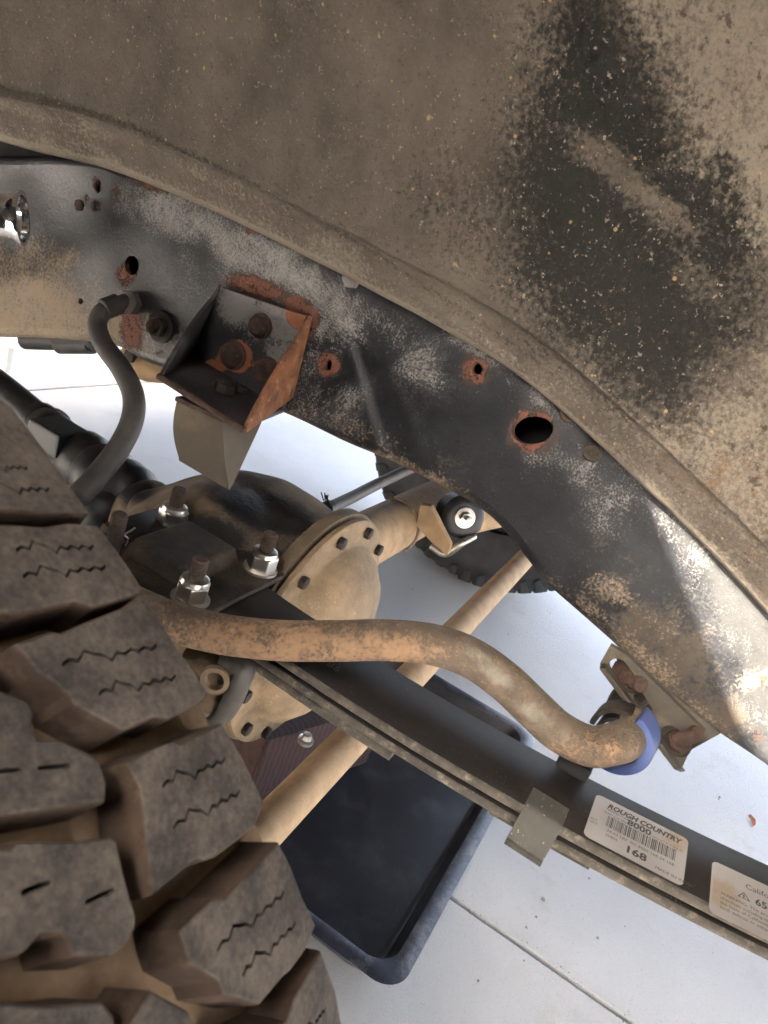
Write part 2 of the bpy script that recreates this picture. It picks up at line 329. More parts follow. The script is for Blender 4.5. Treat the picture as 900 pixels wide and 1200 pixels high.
def cdt(outline, holes, step):
    """triangulated sheet: fine triangles, holes left open; returns verts2d, tris, outline ids, hole ids"""
    pts = [Vector(p) for p in outline]; edges = [(i, (i+1) % len(pts)) for i in range(len(pts))]; oid = list(range(len(pts))); hid = []
    for h in holes:
        b = len(pts); pts += [Vector(p) for p in h]; edges += [(b+i, b+(i+1) % len(h)) for i in range(len(h))]; hid.append(list(range(b, b+len(h))))
    if step:
        A = np.array(outline); lo, hi = A.min(0), A.max(0)
        gx = np.arange(lo[0]+step*.5, hi[0], step); gy = np.arange(lo[1]+step*.5, hi[1], step*.866)
        for j, y in enumerate(gy):
            for x in gx:
                p = (x+(step/2 if j % 2 else 0), y)
                if inside(outline, p) and not any(inside(h, p) for h in holes): pts.append(Vector(p))
    v, e, f, ov, oe, of = geometry.delaunay_2d_cdt(pts, edges, [], 0, 1e-7)
    m = {}
    for i, o_ in enumerate(ov):
        for q in o_: m[q] = i
    tri = []
    for t in f:
        c = sum((v[i] for i in t), Vector((0, 0)))/len(t)
        if inside(outline, c) and not any(inside(h, c) for h in holes): tri.append(tuple(t))
    return np.array([tuple(x) for x in v]), tri, [m[i] for i in oid], [[m[i] for i in h] for h in hid]
def segd(P, A, B):
    A, B = np.array(A, float), np.array(B, float); d = B-A; t = np.clip(((P-A)@d)/(d@d), 0, 1)
    return np.linalg.norm(P-(A+t[:, None]*d), axis=1)
def lined(P, L): return np.min([segd(P, L[i], L[i+1]) for i in range(len(L)-1)], axis=0)
def blobs(P, L):                                  # (x, y, radius x, radius y, turn, strength)
    out = np.zeros(len(P))
    for x, y, rx, ry, a, s in L:
        a = R_(a); dx, dy = P[:, 0]-x, P[:, 1]-y
        q = np.hypot((dx*math.cos(a)+dy*math.sin(a))/rx, (-dx*math.sin(a)+dy*math.cos(a))/ry)
        out = np.maximum(out, s*np.clip(1.5-q, 0, 1.))
    return out
def area(P, poly, soft):                          # 1 well inside the polygon, 0 outside
    ins = np.array([inside(poly, p) for p in P]); d = lined(P, list(poly)+[poly[0]])
    return np.clip(.5+np.where(ins, d, -d)/(2*soft), 0, 1)
def instance(src, name, parent, Mx, label=None):
    o = bpy.data.objects.new(name, src.data); COL.objects.link(o); o.parent = parent; o.matrix_local = Mx
    if label: o['label'] = label
    return o

# ------------------------------------------------------------------ ground
XJ, YJ = .836, float(oz(60, 455, 0)[1])
_G = G()
for k in range(-1, 2): _G.add(*box(XJ-6.2, XJ+6.2, YJ+3.2*k-.006, YJ+3.2*k+.006, -.028, -.004, 0))
_G.obj('joint_filler', 'joint', smooth=False, kind='structure')
GS = mesh('ground', [(-60, -60, -.03), (60, -60, -.03), (60, 60, -.03), (-60, 60, -.03)], [(0, 1, 2, 3)], 'joint', smooth=False, kind='structure')
dw = bpy.data.objects.new('driveway', None); COL.objects.link(dw); dw['kind'] = 'structure'
for ix, (xa, xb) in enumerate(((XJ-6.2, XJ-3.1), (XJ-3.1, XJ), (XJ, XJ+3.1), (XJ+3.1, XJ+6.2))):
    for (ya, yb) in ((YJ-9.6, YJ-6.4), (YJ-6.4, YJ-3.2), (YJ-3.2, YJ), (YJ, YJ+3.2), (YJ+3.2, YJ+6.4)):
        g = .003; V, Fc = box(xa+g, xb-g, ya+g*2, yb-g*2, -.029, 0, .0035, 2); o = mesh('slab', V, Fc, 'concrete', dw, smooth=False)
g_ = G()
spots = [(*oz(a, b, 0)[:2], r) for a, b, r in ((843, 935, .0026), (636, 1055, .0035), (628, 1075, .002), (760, 1020, .002), (700, 1100, .0025), (560, 1150, .002), (842, 937, .0018), (690, 1030, .002))]
for k in range(420):
    spots.append((rng.uniform(.45, 2.1), rng.uniform(-.6, 1.9), .0006+.0016*rng.random()**4))
for k in range(260):                               # grit caught along the slab joint
    spots.append((XJ+rng.normal(0, .006), rng.uniform(-.6, .3), .0005+.001*rng.random()**2))
for x, y, r in spots:
    V, Fc = lathe([(.3*r, 0), (r, .35*r), (.9*r, .8*r), (.4*r, 1.15*r)], (x, y, .0002), (0, 0, 1), 6)
    g_.add([tuple(np.array(v)+rng.normal(0, r*.15, 3)*[1, 1, 0]) for v in V], Fc)
g_.obj('grit', 'stone', kind='stuff')
lf = oz(880, 963, 0); a_, b_ = np.array([.022, .004, 0]), np.array([-.004, -.007, 0])
V = [lf-a_*.7, lf-b_*.6+[0, 0, .004], lf+a_*.2-b_+[0, 0, .003], lf+a_*.6-b_*.2+[0, 0, .005], lf+a_*.3+b_*.9+[0, 0, .006], lf-a_*.1+b_+[0, 0, .002], lf+[0, 0, .002]]
V = [np.array(v)+[0, 0, .0015] for v in V]; n = len(V)
g_ = G(); g_.add(V, [(6, i, (i+1) % 6) for i in range(6)]); g_.add([v+[0, 0, -.0008] for v in V], [(6, (i+1) % 6, i) for i in range(6)])
g_.obj('leaf', 'leafm', label='small orange dry leaf lying alone on the pale concrete', cat='leaf')

# shade panels added unseen beside the truck, behind the viewer: keep the low sun off all but the rear end of the frame rail
_s = np.array(sd); WX = -.32
def topanel(p): return p+_s*((WX-p[0])/_s[0])
w1, w2 = topanel(ox(738, 530, .55)), topanel(ox(884, 890, .55)); dyz = (w1[1]-w2[1])/(w1[2]-w2[2])
WYZ = lambda z: w2[1]+(z-w2[2])*dyz
g_ = G(); g_.add(*prism([(WX, WYZ(.2), .2), (WX, 5, .2), (WX, 5, 1.9), (WX, WYZ(1.9), 1.9)], (-.04, 0, 0)))
for y in (1.5, 3.2, 4.9): g_.add(*box(WX-.1, WX-.04, y-.04, y+.04, 0, 1.9, 0))
for y in (-2.4, -.1): g_.add(*box(-.64, -.6, y, y+.05, 0, .48, 0))
g_.add(*box(-.64, -.6, -2.4, -.05, .48, 2.0, 0))  # second added panel, holds back sky light behind the viewer
g_.obj('shade_panels', 'blocker', smooth=False, kind='structure')
g_ = G(); g_.add(*box(-.3, 5, 1.0, 6, 2.5, 2.6, 0)); g_.add(*box(-.3, 5, 3.3, 3.4, 0, 2.5, 0))  # roof slab, end panel and posts added unseen to dim the sky light
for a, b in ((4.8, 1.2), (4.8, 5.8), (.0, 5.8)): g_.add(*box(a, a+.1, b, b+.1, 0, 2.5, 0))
g_.obj('sky_blocker', 'blocker', smooth=False, kind='structure')

# ------------------------------------------------------------------ drip tray
ta, tb, tc_, td = oz(440, 1142, .03), oz(625, 865, .03), oz(510, 795, .03), None
TX0, TX1, TY0, TY1 = float(ta[0])-.005, float(tb[0]), float(ta[1])-.025, .75
tr = thing('drip_tray', 'dark rectangular plastic drip tray with raised rim on the concrete below the springs', 'drip tray', ((TX0+TX1)/2, .3, 0))
def rrect(x0, x1, y0, y1, r, z, n=8):
    out = []
    for cx, cy, a0 in ((x1-r, y1-r, 0), (x0+r, y1-r, 90), (x0+r, y0+r, 180), (x1-r, y0+r, 270)):
        for k in range(n+1):
            a = R_(a0+90*k/n); out.append((cx+r*math.cos(a), cy+r*math.sin(a), z))
    return out
rings = [(.018, .045, .001), (.0, .03, .03), (-.004, .033, .034), (-.007, .035, .0355), (.0, .034, .038), (.008, .034, .0385), (.014, .034, .037), (.017, .033, .033), (.026, .03, .010), (.034, .03, .006)]
V = []; Fc = []; mi = []
nn = 36
for ins, r, z in rings: V += rrect(TX0+ins, TX1-ins, TY0+ins, TY1-ins, r, z)
for i in range(len(rings)-1):
    for k in range(nn): Fc.append((i*nn+k, i*nn+(k+1) % nn, (i+1)*nn+(k+1) % nn, (i+1)*nn+k)); mi.append(1 if 0 < i < 6 else 0)
Fc.append(tuple(range((len(rings)-1)*nn, len(rings)*nn))); mi.append(0); Fc.append(tuple(range(nn))[::-1]); mi.append(0)
mesh('basin', V[6*nn:], [tuple(i-6*nn for i in f) for f, m_ in zip(Fc, mi) if min(f) >= 6*nn], 'tray', tr)
mesh('rim', V[:7*nn], [f for f in Fc if max(f) < 7*nn], 'trayrim', tr)

# ------------------------------------------------------------------ timber block on the tray
wb = thing('wood_block', 'dark red timber block with growth rings on its end, standing in the tray', 'wood block', (.86, .33, .008))
ya, xa = .275, .73
V, Fc = prism([(.745, .30, .0), (.96, .215, .0), (1.03, .385, .0), (.815, .47, .0)], (0, 0, .12), .003); V = [(v[0], v[1], v[2]+.0085) for v in V]
mesh('block_body', V, Fc, 'rings', wb)
e0, e1 = np.array([.745, .30]), np.array([.815, .47]); en = np.array([-.932, .363])*.0015
mesh('end_face', [(*(e0+en+(e1-e0)*.03), .013), (*(e0+en+(e1-e0)*.97), .013), (*(e0+en+(e1-e0)*.97), .124), (*(e0+en+(e1-e0)*.03), .124),
                  (*(e0-en+(e1-e0)*.03), .013), (*(e0-en+(e1-e0)*.97), .013), (*(e0-en+(e1-e0)*.97), .124), (*(e0-en+(e1-e0)*.03), .124)],
     [(0, 1, 2, 3), (0, 4, 5, 1), (3, 2, 6, 7), (0, 3, 7, 4), (1, 5, 6, 2)], 'rings', wb, smooth=False)
V, Fc = lathe([(.011, -.002), (.011, .003), (.007, .004), (.006, .011), (.0045, .012)], oz(358, 868, .1285), (0, 0, 1), 16); mesh('bolt', V, Fc, 'silver', wb)

# ------------------------------------------------------------------ truck body (wheel well + what closes it overhead)
bodyT = thing('truck_body', 'dusty brown steel wheel well and underbody of the truck arching above the frame', 'truck body', (.2, .3, .7))
lipx = [(-260, 128), (-120, 140), (-40, 150), (20, 166), (70, 178), (120, 191), (200, 222), (280, 258), (360, 298), (430, 334), (520, 383), (600, 432), (660, 480), (710, 525), (760, 573), (820, 632), (870, 684), (920, 738), (1000, 830), (1120, 990)]
LP = np.array([ox(a, b, .533)[1:] for a, b in lipx]); LPS = spline(LP, 220)
T = np.gradient(LPS, axis=0); T /= np.linalg.norm(T, axis=1)[:, None]; NN = np.c_[-T[:, 1], T[:, 0]]
NN[NN[:, 1] < 0] *= -1
prof = np.array([(-.004, .547), (-.001, .536), (.0015, .531), (.006, .5265), (.016, .5205), (.024, .517), (.029, .512), (.031, .506), (.034, .5035), (.05, .502), (.08, .497), (.12, .484), (.17, .458), (.22, .418), (.27, .362), (.33, .30), (.375, .22), (.41, .12), (.425, 0), (.425, -.1), (.42, -.15)])
PS = spline(prof, 130)
V = []; 
for i in range(len(LPS)):
    for dn, x in PS: V.append((x, LPS[i][0]+NN[i][0]*dn, LPS[i][1]+NN[i][1]*dn))
V = np.array(V); nu, nv = len(LPS), len(PS)
Fc = [(i*nv+j, (i+1)*nv+j, (i+1)*nv+j+1, i*nv+j+1) for i in range(nu-1) for j in range(nv-1)]
PX = pix(V); q_ = (V-C0)@B3; front = q_[:, 2] > .05; PX[~front] = -9999
wob = .0016*np.sin(V[:, 1]*31+V[:, 2]*17)*np.sin(V[:, 2]*43-V[:, 1]*11)+.0012*np.sin(V[:, 1]*90)*np.sin(V[:, 2]*71)
rid = np.exp(-(lined(PX, [(668, -40), (690, 40), (730, 130), (790, 210), (850, 262), (900, 300), (980, 350)])/12)**2)
crv = np.exp(-(lined(PX, [(-60, 88), (60, 113), (160, 148), (300, 217), (420, 286), (500, 336), (600, 404), (700, 478), (800, 575)])/5)**2)
rid2 = np.exp(-(lined(PX, [(-60, 105), (60, 130), (160, 165), (300, 235), (420, 305), (500, 355), (600, 425)])/7)**2)
V[:, 0] += wob-.007*rid*front-.0024*rid2*front+.002*crv*front
dcrv = crv
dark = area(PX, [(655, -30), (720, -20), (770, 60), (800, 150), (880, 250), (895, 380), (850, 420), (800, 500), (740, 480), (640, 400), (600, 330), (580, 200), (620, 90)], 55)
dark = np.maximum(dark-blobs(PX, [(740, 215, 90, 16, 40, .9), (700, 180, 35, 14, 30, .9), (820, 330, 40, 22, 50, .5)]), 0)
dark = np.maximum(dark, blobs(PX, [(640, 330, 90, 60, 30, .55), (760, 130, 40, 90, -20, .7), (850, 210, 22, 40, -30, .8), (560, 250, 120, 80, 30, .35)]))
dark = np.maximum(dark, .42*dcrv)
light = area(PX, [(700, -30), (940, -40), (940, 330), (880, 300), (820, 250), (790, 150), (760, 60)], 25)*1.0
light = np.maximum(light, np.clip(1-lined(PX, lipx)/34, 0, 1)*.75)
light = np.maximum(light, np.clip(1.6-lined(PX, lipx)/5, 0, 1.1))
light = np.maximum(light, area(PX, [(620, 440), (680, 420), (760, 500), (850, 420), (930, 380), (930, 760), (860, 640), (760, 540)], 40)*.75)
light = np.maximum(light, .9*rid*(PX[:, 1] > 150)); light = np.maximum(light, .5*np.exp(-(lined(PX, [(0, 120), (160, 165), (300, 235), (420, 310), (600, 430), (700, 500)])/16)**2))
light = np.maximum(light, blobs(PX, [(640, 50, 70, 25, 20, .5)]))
rust = area(PX, [(680, 520), (760, 480), (850, 470), (940, 520), (940, 760), (840, 640)], 50)*.8
rust = np.maximum(rust, np.clip(1-lined(PX, [(560, 390), (680, 490), (780, 590), (880, 700)])/14, 0, 1)*.7)
rust = np.maximum(rust, blobs(PX, [(540, 220, 60, 60, 0, .35)]))
spot = area(PX, [(740, -30), (940, -40), (940, 760), (860, 640), (800, 540), (880, 300), (800, 200)], 30)
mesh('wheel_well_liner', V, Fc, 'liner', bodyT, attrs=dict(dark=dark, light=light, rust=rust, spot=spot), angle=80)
# outer fender panel with its arch opening, roof of the bay and the far side: outside the frame of the picture, added to close the light off, arch edge shaped to the sun
_s = np.array(sd); _lf = lambda q: C0+(np.array([.533, *q])-C0)*(.540/.533)   # the rail right behind the lip
edge = [tuple(_lf(LPS[i])+_s*((-.15-.540)/_s[0])) for i in range(0, nu, 6)]
g_ = G()
for a, b in zip(edge[:-1], edge[1:]):
    g_.add([a, b, (-.15, b[1], 1.35), (-.15, a[1], 1.35), (-.153, a[1], a[2]), (-.153, b[1], b[2]), (-.153, b[1], 1.35), (-.153, a[1], 1.35)], [(0, 1, 2, 3), (7, 6, 5, 4), (0, 4, 5, 1)])
ymin, ymax = min(e[1] for e in edge), max(e[1] for e in edge)
g_.add(*box(-.153, -.15, -2.2, ymin, .5, 1.35, 0)); g_.add(*box(-.153, -.15, ymax, ymax+.35, .62, 1.35, 0))
g_.obj('fender_panel', 'body', bodyT, smooth=False)
g_ = G(); g_.add(*box(-.15, 2.15, -2.2, ymax+.35, 1.352, 1.36, 0)); g_.add(*box(2.13, 2.15, -2.2, ymax+.35, .86, 1.35, 0)); g_.add(*box(-.15, 2.15, ymax+.35, ymax+.37, .42, 1.35, 0)); g_.obj('hood_panel', 'body', bodyT, smooth=False)
g_ = G(); g_.add(*box(.66, 1.28, .55, 1.5, .66, 1.1, .02)); g_.add(*box(.60, 1.3, -2.2, -.5, .70, .9, .02)); g_.add(*box(.75, 1.2, -.5, .55, .72, 1.1, .02)); g_.add(*box(.58, 1.62, -.6, 1.55, .96, 1.2, .02)); g_.obj('engine', 'body', bodyT)
# bits hanging just under the frame at the left
cm = thing('crossmember', 'dark crossmember peeking out under the left end of the frame', 'crossmember', ox(70, 402, .66))
g_ = G()
for a, b, r in (((30, 398), (112, 400), .012), ((70, 403), (108, 403), .012)): g_.add(*tube([ox(a[0], a[1], .66), ox(b[0], b[1], .66)], r, 12))
g_.obj('beam', 'body', cm); V, Fc = tube([ox(60, 396, .68), ox(74, 400, .68)], .011, 12); mesh('lug', V, Fc, 'tube', cm)
pn = thing('suspension_eye', 'tan eye with dark bolt hidden under the frame beside the bump stop', 'mount', ox(165, 420, .64))
V, Fc = tube([ox(150, 415, .64), ox(172, 428, .64), ox(205, 436, .64)], [.014, .018, .013], 16, 10); mesh('arm', V, Fc, 'tube', pn)
V, Fc = hexa(ox(155, 417, .625), (-1, 0, 0), .008, .006); mesh('bolt', V, Fc, 'plate', pn)

# ------------------------------------------------------------------ frame rail
FX = .55
top_px = [(-200, 186), (-90, 181), (0, 179), (70, 179), (118, 184), (150, 196), (220, 212), (300, 250), (380, 290), (450, 325), (530, 368), (610, 415), (680, 470), (730, 515), (790, 575), (850, 640), (900, 692), (960, 755), (1060, 880)]
bot_px = [(1000, 985), (960, 953), (900, 906), (840, 864), (800, 833), (760, 800), (715, 757), (675, 722), (640, 691), (615, 660), (590, 628), (560, 600), (520, 576), (480, 556), (440, 536), (400, 519), (340, 490), (280, 466), (230, 448), (190, 433), (160, 422), (125, 404), (60, 397), (0, 395), (-100, 393), (-200, 392)]
tp = spline([ox(a, b, FX)[1:] for a, b in top_px], 90); bp = spline([ox(a, b, FX)[1:] for a, b in bot_px], 110)
outl = [tuple(p) for p in tp]+[tuple(p) for p in bp]
A = np.array(outl)
def offset(poly, d):
    P = np.array(poly); n = len(P); prv = np.roll(P, 1, 0); nxt = np.roll(P, -1, 0); t = nxt-prv; t /= np.linalg.norm(t, axis=1)[:, None]
    ar = .5*np.sum(P[:, 0]*nxt[:, 1]-nxt[:, 0]*P[:, 1]); s = 1 if ar > 0 else -1
    return P+s*d*np.c_[-t[:, 1], t[:, 0]]
inner = [tuple(p) for p in offset(outl, .010)]
holes_px = [(112, 218, .0042, .0055, 0), (154, 311, .0085, .0085, 0), (94, 353, .003, .003, 0), (558, 433, .0042, .0042, 0), (623, 505, .0155, .0105, -.55), (384, 428, .0034, .005, 0), (736, 640, .0001, .0001, 0)][:-1]
holes = []
for px, py, r1, r2, rot in holes_px:
    c = ox(px, py, FX)[1:]; holes.append(circ2(c, r1, 28, r2, rot))
fr = thing('frame_rail', 'worn black arched steel frame rail crossing from left edge to lower right corner', 'frame rail', ox(450, 430, FX))
v2, tri, oid, hid = cdt(inner, holes, .0042)
V = [(FX, a, b) for a, b in v2]; Fc = [tuple(t) for t in tri]
prev = oid
for k in range(1, 6):                              # rolled edge
    a = R_(18*k); ring = []
    off_in = offset(outl, .010*(1-math.sin(a)))
    for p in off_in: ring.append(len(V)); V.append((FX+.010*(1-math.cos(a)), p[0], p[1]))
    n = len(ring); Fc += [(prev[i], prev[(i+1) % n], ring[(i+1) % n], ring[i]) for i in range(n)]; prev = ring
ring = []
for p in outl: ring.append(len(V)); V.append((FX+.075, p[0], p[1]))
n = len(ring); Fc += [(prev[i], prev[(i+1) % n], ring[(i+1) % n], ring[i]) for i in range(n)]
Fc.append(tuple(ring))
for h in hid:
    b = len(V); V += [(FX+.006, V[i][1], V[i][2]) for i in h]; n = len(h); Fc += [(h[i], h[(i+1) % n], b+(i+1) % n, b+i) for i in range(n)]
V = np.array(V); PX = pix(V)
V[:, 0] += np.where(V[:, 0] < FX+.02, .0009*np.sin(V[:, 1]*53)*np.sin(V[:, 2]*67), 0)
# pressed relief: the shallow dish at the left and the step of the splice near the middle
dish = np.exp(-(np.hypot((PX[:, 0]-25)/85, (PX[:, 1]-250)/70))**4); V[:, 0] += .010*dish*(V[:, 0] < FX+.02)
splice = np.clip((PX[:, 0]-(385+(PX[:, 1]-330)*.30))/10, 0, 1); V[:, 0] += np.where(V[:, 0] < FX+.02, .0025*splice, 0)
dust = blobs(PX, [(200, 250, 70, 30, 22, .9), (300, 300, 90, 30, 28, 1.0), (370, 360, 60, 40, 30, .8), (230, 320, 60, 50, 0, .45), (480, 400, 50, 25, 40, .55), (490, 430, 40, 25, 60, .6), (440, 370, 60, 16, 30, .6), (560, 410, 60, 14, 35, .6), (640, 470, 40, 14, 38, .6),
                  (740, 555, 45, 20, 50, .5), (800, 630, 60, 26, 52, .42), (850, 720, 60, 30, 52, .3), (880, 830, 40, 40, 60, .3), (690, 560, 40, 30, 0, .5), (40, 205, 40, 20, 0, .35), (650, 540, 40, 20, 0, .45), (395, 470, 30, 30, 0, .5), (360, 440, 30, 60, 0, .5), (715, 590, 40, 40, 0, .5)])
sun_patch = area(PX, [(715, 515), (740, 530), (800, 640), (860, 780), (890, 900), (960, 930), (960, 740), (880, 660), (790, 560)], 22)  # sunlit area of the rail, painted paler to lift its brightness
tan = blobs(PX, [(20, 360, 100, 50, 0, 1.25), (90, 385, 90, 26, 0, 1.2), (40, 310, 60, 34, 0, .9), (230, 400, 40, 30, 0, .6), (260, 440, 60, 14, 20, .7), (150, 400, 70, 22, 15, .7), (420, 505, 60, 14, 25, .5), (480, 550, 80, 9, 25, .8), (350, 480, 40, 16, 20, .6), (690, 720, 30, 16, 45, .8), (760, 780, 60, 20, 42, .75), (710, 690, 40, 18, 20, .7), (820, 840, 70, 16, 42, .55), (880, 800, 25, 12, -20, .8), (650, 690, 26, 14, 45, .5), (780, 740, 40, 30, 0, .45), (180, 350, 30, 30, 0, .3)])
mud = blobs(PX, [(770, 770, 80, 70, 30, .9), (830, 830, 60, 40, 40, .9), (720, 660, 60, 40, 30, .5), (560, 560, 60, 20, 30, .45), (640, 640, 60, 40, 40, .4)])
rust = blobs(PX, [(180, 217, 24, 7, 15, .85), (297, 268, 9, 9, 30, .75), (325, 280, 22, 4, 28, .6), (112, 214, 7, 8, 0, .75), (135, 224, 6, 10, 10, .7), (84, 240, 6, 5, 0, .7), (112, 242, 5, 6, 0, .65), (96, 232, 4, 6, 0, .6), (148, 322, 13, 14, 0, .85), (155, 385, 14, 26, 0, .95), (150, 365, 10, 12, 0, .7), (384, 428, 13, 17, 0, 1.0), (556, 433, 16, 18, 0, .95), (622, 507, 24, 25, 20, 1.0), (620, 522, 18, 10, 5, .8), (357, 489, 5, 5, 0, .8), (300, 336, 36, 12, 18, 1.0), (350, 360, 24, 12, 35, 1.0), (365, 380, 8, 20, 20, .9), (484, 553, 14, 3, 25, .8), (893, 800, 4, 8, 0, .7), (186, 414, 5, 3, 0, .7), (888, 870, 8, 18, 0, .5)])
rust *= np.where(np.isin(np.arange(len(V)), np.arange(len(v2))), 1, .9)
mesh('rail', V, Fc, 'frame', fr, attrs=dict(dust=dust, tan=tan, mud=mud, rust=rust, sun_patch=sun_patch), angle=50)
for px, py, r in ((667, 484, .0068), (694, 530, .0068)):
    V, Fc = lathe([(r, -.001), (r, .0022), (r*.8, .0036), (r*.45, .0036), (r*.4, .0022), (r*.1, .0022)], ox(px, py, FX+.001), (-1, 0, 0), 20); mesh('rivet', V, Fc, 'plate', fr)
V, Fc = hexa(ox(414, 327, FX), (-1, 0, 0), .008, .006); mesh('plug', V, Fc, 'olivegrey', fr, label='small bright plug at the upper edge under the liner lip')
V, Fc = hexa(ox(95, 241, FX), (-1, 0, 0), .0055, .004); mesh('stud', V, Fc, 'rustbolt', fr)
b_ = ox(190, 383, FX); g_ = G(); g_.add(*lathe([(.0145, 0), (.0145, .003), (.013, .0035)], b_, (-1, 0, 0), 24)); g_.obj('washer', 'plate', fr)
V, Fc = hexa(b_+[-.0035, 0, 0], (-1, 0, 0), .010, .007); hb = mesh('bolt', V, Fc, 'plate', fr)
V, Fc = lathe([(.0055, .0), (.0055, .005), (.004, .006)], b_+[-.0105, 0, 0], (-1, 0, 0), 16); mesh('thread_end', V, Fc, 'rustbolt', hb)
# polished steel sleeve at the left edge
cs = thing('chrome_sleeve', 'shiny chrome sleeve with flared end on the frame at the left edge', 'sleeve', ox(10, 253, .545))
e1, e0 = od(27, 256, .672), od(-60, 246, .66); d_ = e1-e0; L_ = np.linalg.norm(d_)
V, Fc = lathe([(.019, 0), (.019, L_*.8), (.0195, L_*.86), (.0225, L_*.92), (.0235, L_*.96), (.0238, L_), (.02, L_), (.019, L_*.9)], e0, d_, 36); mesh('sleeve', V, Fc, 'chrome', cs)

# ------------------------------------------------------------------ bump stop with its bracket
bs = thing('bump_stop', 'rusty open-front bracket bolted to the frame with a brown rubber wedge below it', 'bump stop', ox(262, 490, .50))
BX0, BX1 = .465, .548
A0, B0 = ox(262, 337, BX1), ox(362, 371, BX1)                    # top corners on the rail
zs = float((ox(190, 447, BX0)[2]+ox(286, 491, BX0)[2])/2)
L0, R0 = np.array([BX0, ox(190, 447, BX0)[1], zs+.003]), np.array([BX0, ox(286, 491, BX0)[1], zs-.003])
Lb, Rb = np.array([BX1, A0[1]+.004+.012, zs+.004]), np.array([BX1, B0[1]-.004, zs-.003])
th = .005
v2, tri, oid, _ = cdt([(A0[1], A0[2]), (Lb[1], Lb[2]), (Rb[1], Rb[2]), (B0[1], B0[2])], [], .004)
n2 = len(v2); V = [(BX1-th, a, b) for a, b in v2]+[(BX1, a, b) for a, b in v2]
Fc = [tuple(t) for t in tri]+[tuple(i+n2 for i in t) for t in tri]+[(oid[i], oid[(i+1) % 4], oid[(i+1) % 4]+n2, oid[i]+n2) for i in range(4)]
PX = pix(V); ru = blobs(PX, [(276, 418, 22, 20, 30, 1.), (313, 434, 16, 16, 0, 1.), (306, 383, 15, 13, 0, .85), (350, 375, 20, 12, 40, .9), (250, 430, 20, 12, 0, .7)])
mesh('back_plate', V, Fc, 'bracket', bs, attrs=dict(rust=ru, dust=blobs(PX, [(320, 375, 60, 30, 20, 1.1), (285, 360, 40, 24, 30, 1.1), (335, 410, 24, 30, 0, .9)])), smooth=False)
lip = np.array([-.004, 0, 0])
V, Fc = prism([L0, R0, Rb, Lb], (0, 0, -th), .0015); mesh('shelf', V, Fc, 'bracket', bs)
def flange(Atop, Fr, Bk, side, mname, nm, lab=None):
    s = np.array([0, side*th, 0]); pts = [Atop+np.array([-.002, 0, .002])]
    for t in np.linspace(0, 1, 9)[1:]:
        p = Atop*(1-t)+Fr*t; bow = -.005*math.sin(math.pi*t); pts.append(p+np.array([bow*.7, 0, -bow*.5]))
    pts += [Fr+np.array([.002, 0, -.005]), Bk+np.array([0, 0, -.005])]
    V, Fc = prism(pts, s, .0016); return mesh(nm, V, Fc, mname, bs, label=lab)
flange(A0, L0, Lb, 1, 'bracket', 'side_flange')
flange(B0, R0, Rb+np.array([0, 0, .016]), -1, 'orust', 'side_flange', 'orange rusted side flange')
# rounded front lip of the shelf
V, Fc = tube([L0+[-.001, .004, -.002], (L0+R0)/2+[-.001, 0, -.0025], R0+[-.001, -.004, -.003]], .0026, 12, 8); mesh('shelf_lip', V, Fc, 'rustbolt', bs)
for px, py, r, m_ in ((306, 382, .0088, 'rustbolt'), (274, 416, .0105, 'rustbolt'), (313, 434, .0095, 'rustbolt')):
    p = ox(px, py, BX1-th); V, Fc = lathe([(r*1.25, 0), (r*1.2, .002), (r, .0025), (r*.95, .007), (r*.75, .0095), (r*.3, .0105)], p, (-1, 0, 0), 24); mesh('bolt', V, Fc, m_, bs)
p = oz(262, 459, zs); V, Fc = hexa(p, (0, 0, 1), .0085, .008); mesh('hex_bolt', V, Fc, 'plate', bs)
p = oz(283, 459, zs); V, Fc = hexa(p, (0, 0, 1), .0048, .005); mesh('hex_bolt', V, Fc, 'plate', bs)
# rubber wedge: thick at the top, closing to an edge at the foot
wf = [ox(207, 470, BX0+.004), ox(262, 492, BX0+.004), ox(268, 574, BX0+.006), ox(210, 540, BX0+.006)]
wth = float(wf[0][2]); V = []; Fc = []
yl = np.linspace(0, 1, 14); zl = np.linspace(0, 1, 16); grid = {}
for side in (0, 1):
    for j, t in enumerate(zl):
        for i, s in enumerate(yl):
            top = wf[0]*(1-s)+wf[1]*s; bot = wf[3]*(1-s)+wf[2]*s; p = top*(1-t)+bot*t
            p = p+np.array([0, .0015*math.sin(math.pi*t)*(1-2*s), 0])
            p[0] += -.004*math.sin(math.pi*min(1, t*1.05))+(side*.054*(1-t**1.15) if side else 0)+(.0015 if side else 0)
            grid[side, j, i] = len(V); V.append(p)
ny, nz = len(yl), len(zl)
for j in range(nz-1):
    for i in range(ny-1):
        Fc.append((grid[0, j, i], grid[0, j, i+1], grid[0, j+1, i+1], grid[0, j+1, i])); Fc.append((grid[1, j, i+1], grid[1, j, i], grid[1, j+1, i], grid[1, j+1, i+1]))
    for i in (0, ny-1): Fc.append((grid[0, j, i], grid[0, j+1, i], grid[1, j+1, i], grid[1, j, i]))
for j in (0, nz-1):
    for i in range(ny-1): Fc.append((grid[0, j, i], grid[0, j, i+1], grid[1, j, i+1], grid[1, j, i]))
PX = pix(V); mesh('rubber_wedge', V, Fc, 'bump', bs, attrs=dict(tan=blobs(PX, [(225, 490, 40, 16, 20, 1.), (250, 560, 40, 10, 30, .6)])), angle=45)
V, Fc = prism([wf[0]+[-.002, .001, .004], wf[1]+[-.002, -.001, .002], wf[1]+[.066, -.001, .002], wf[0]+[.066, .001, .004]], (0, 0, -.004), .001); mesh('base_plate', V, Fc, 'rustbolt', bs)

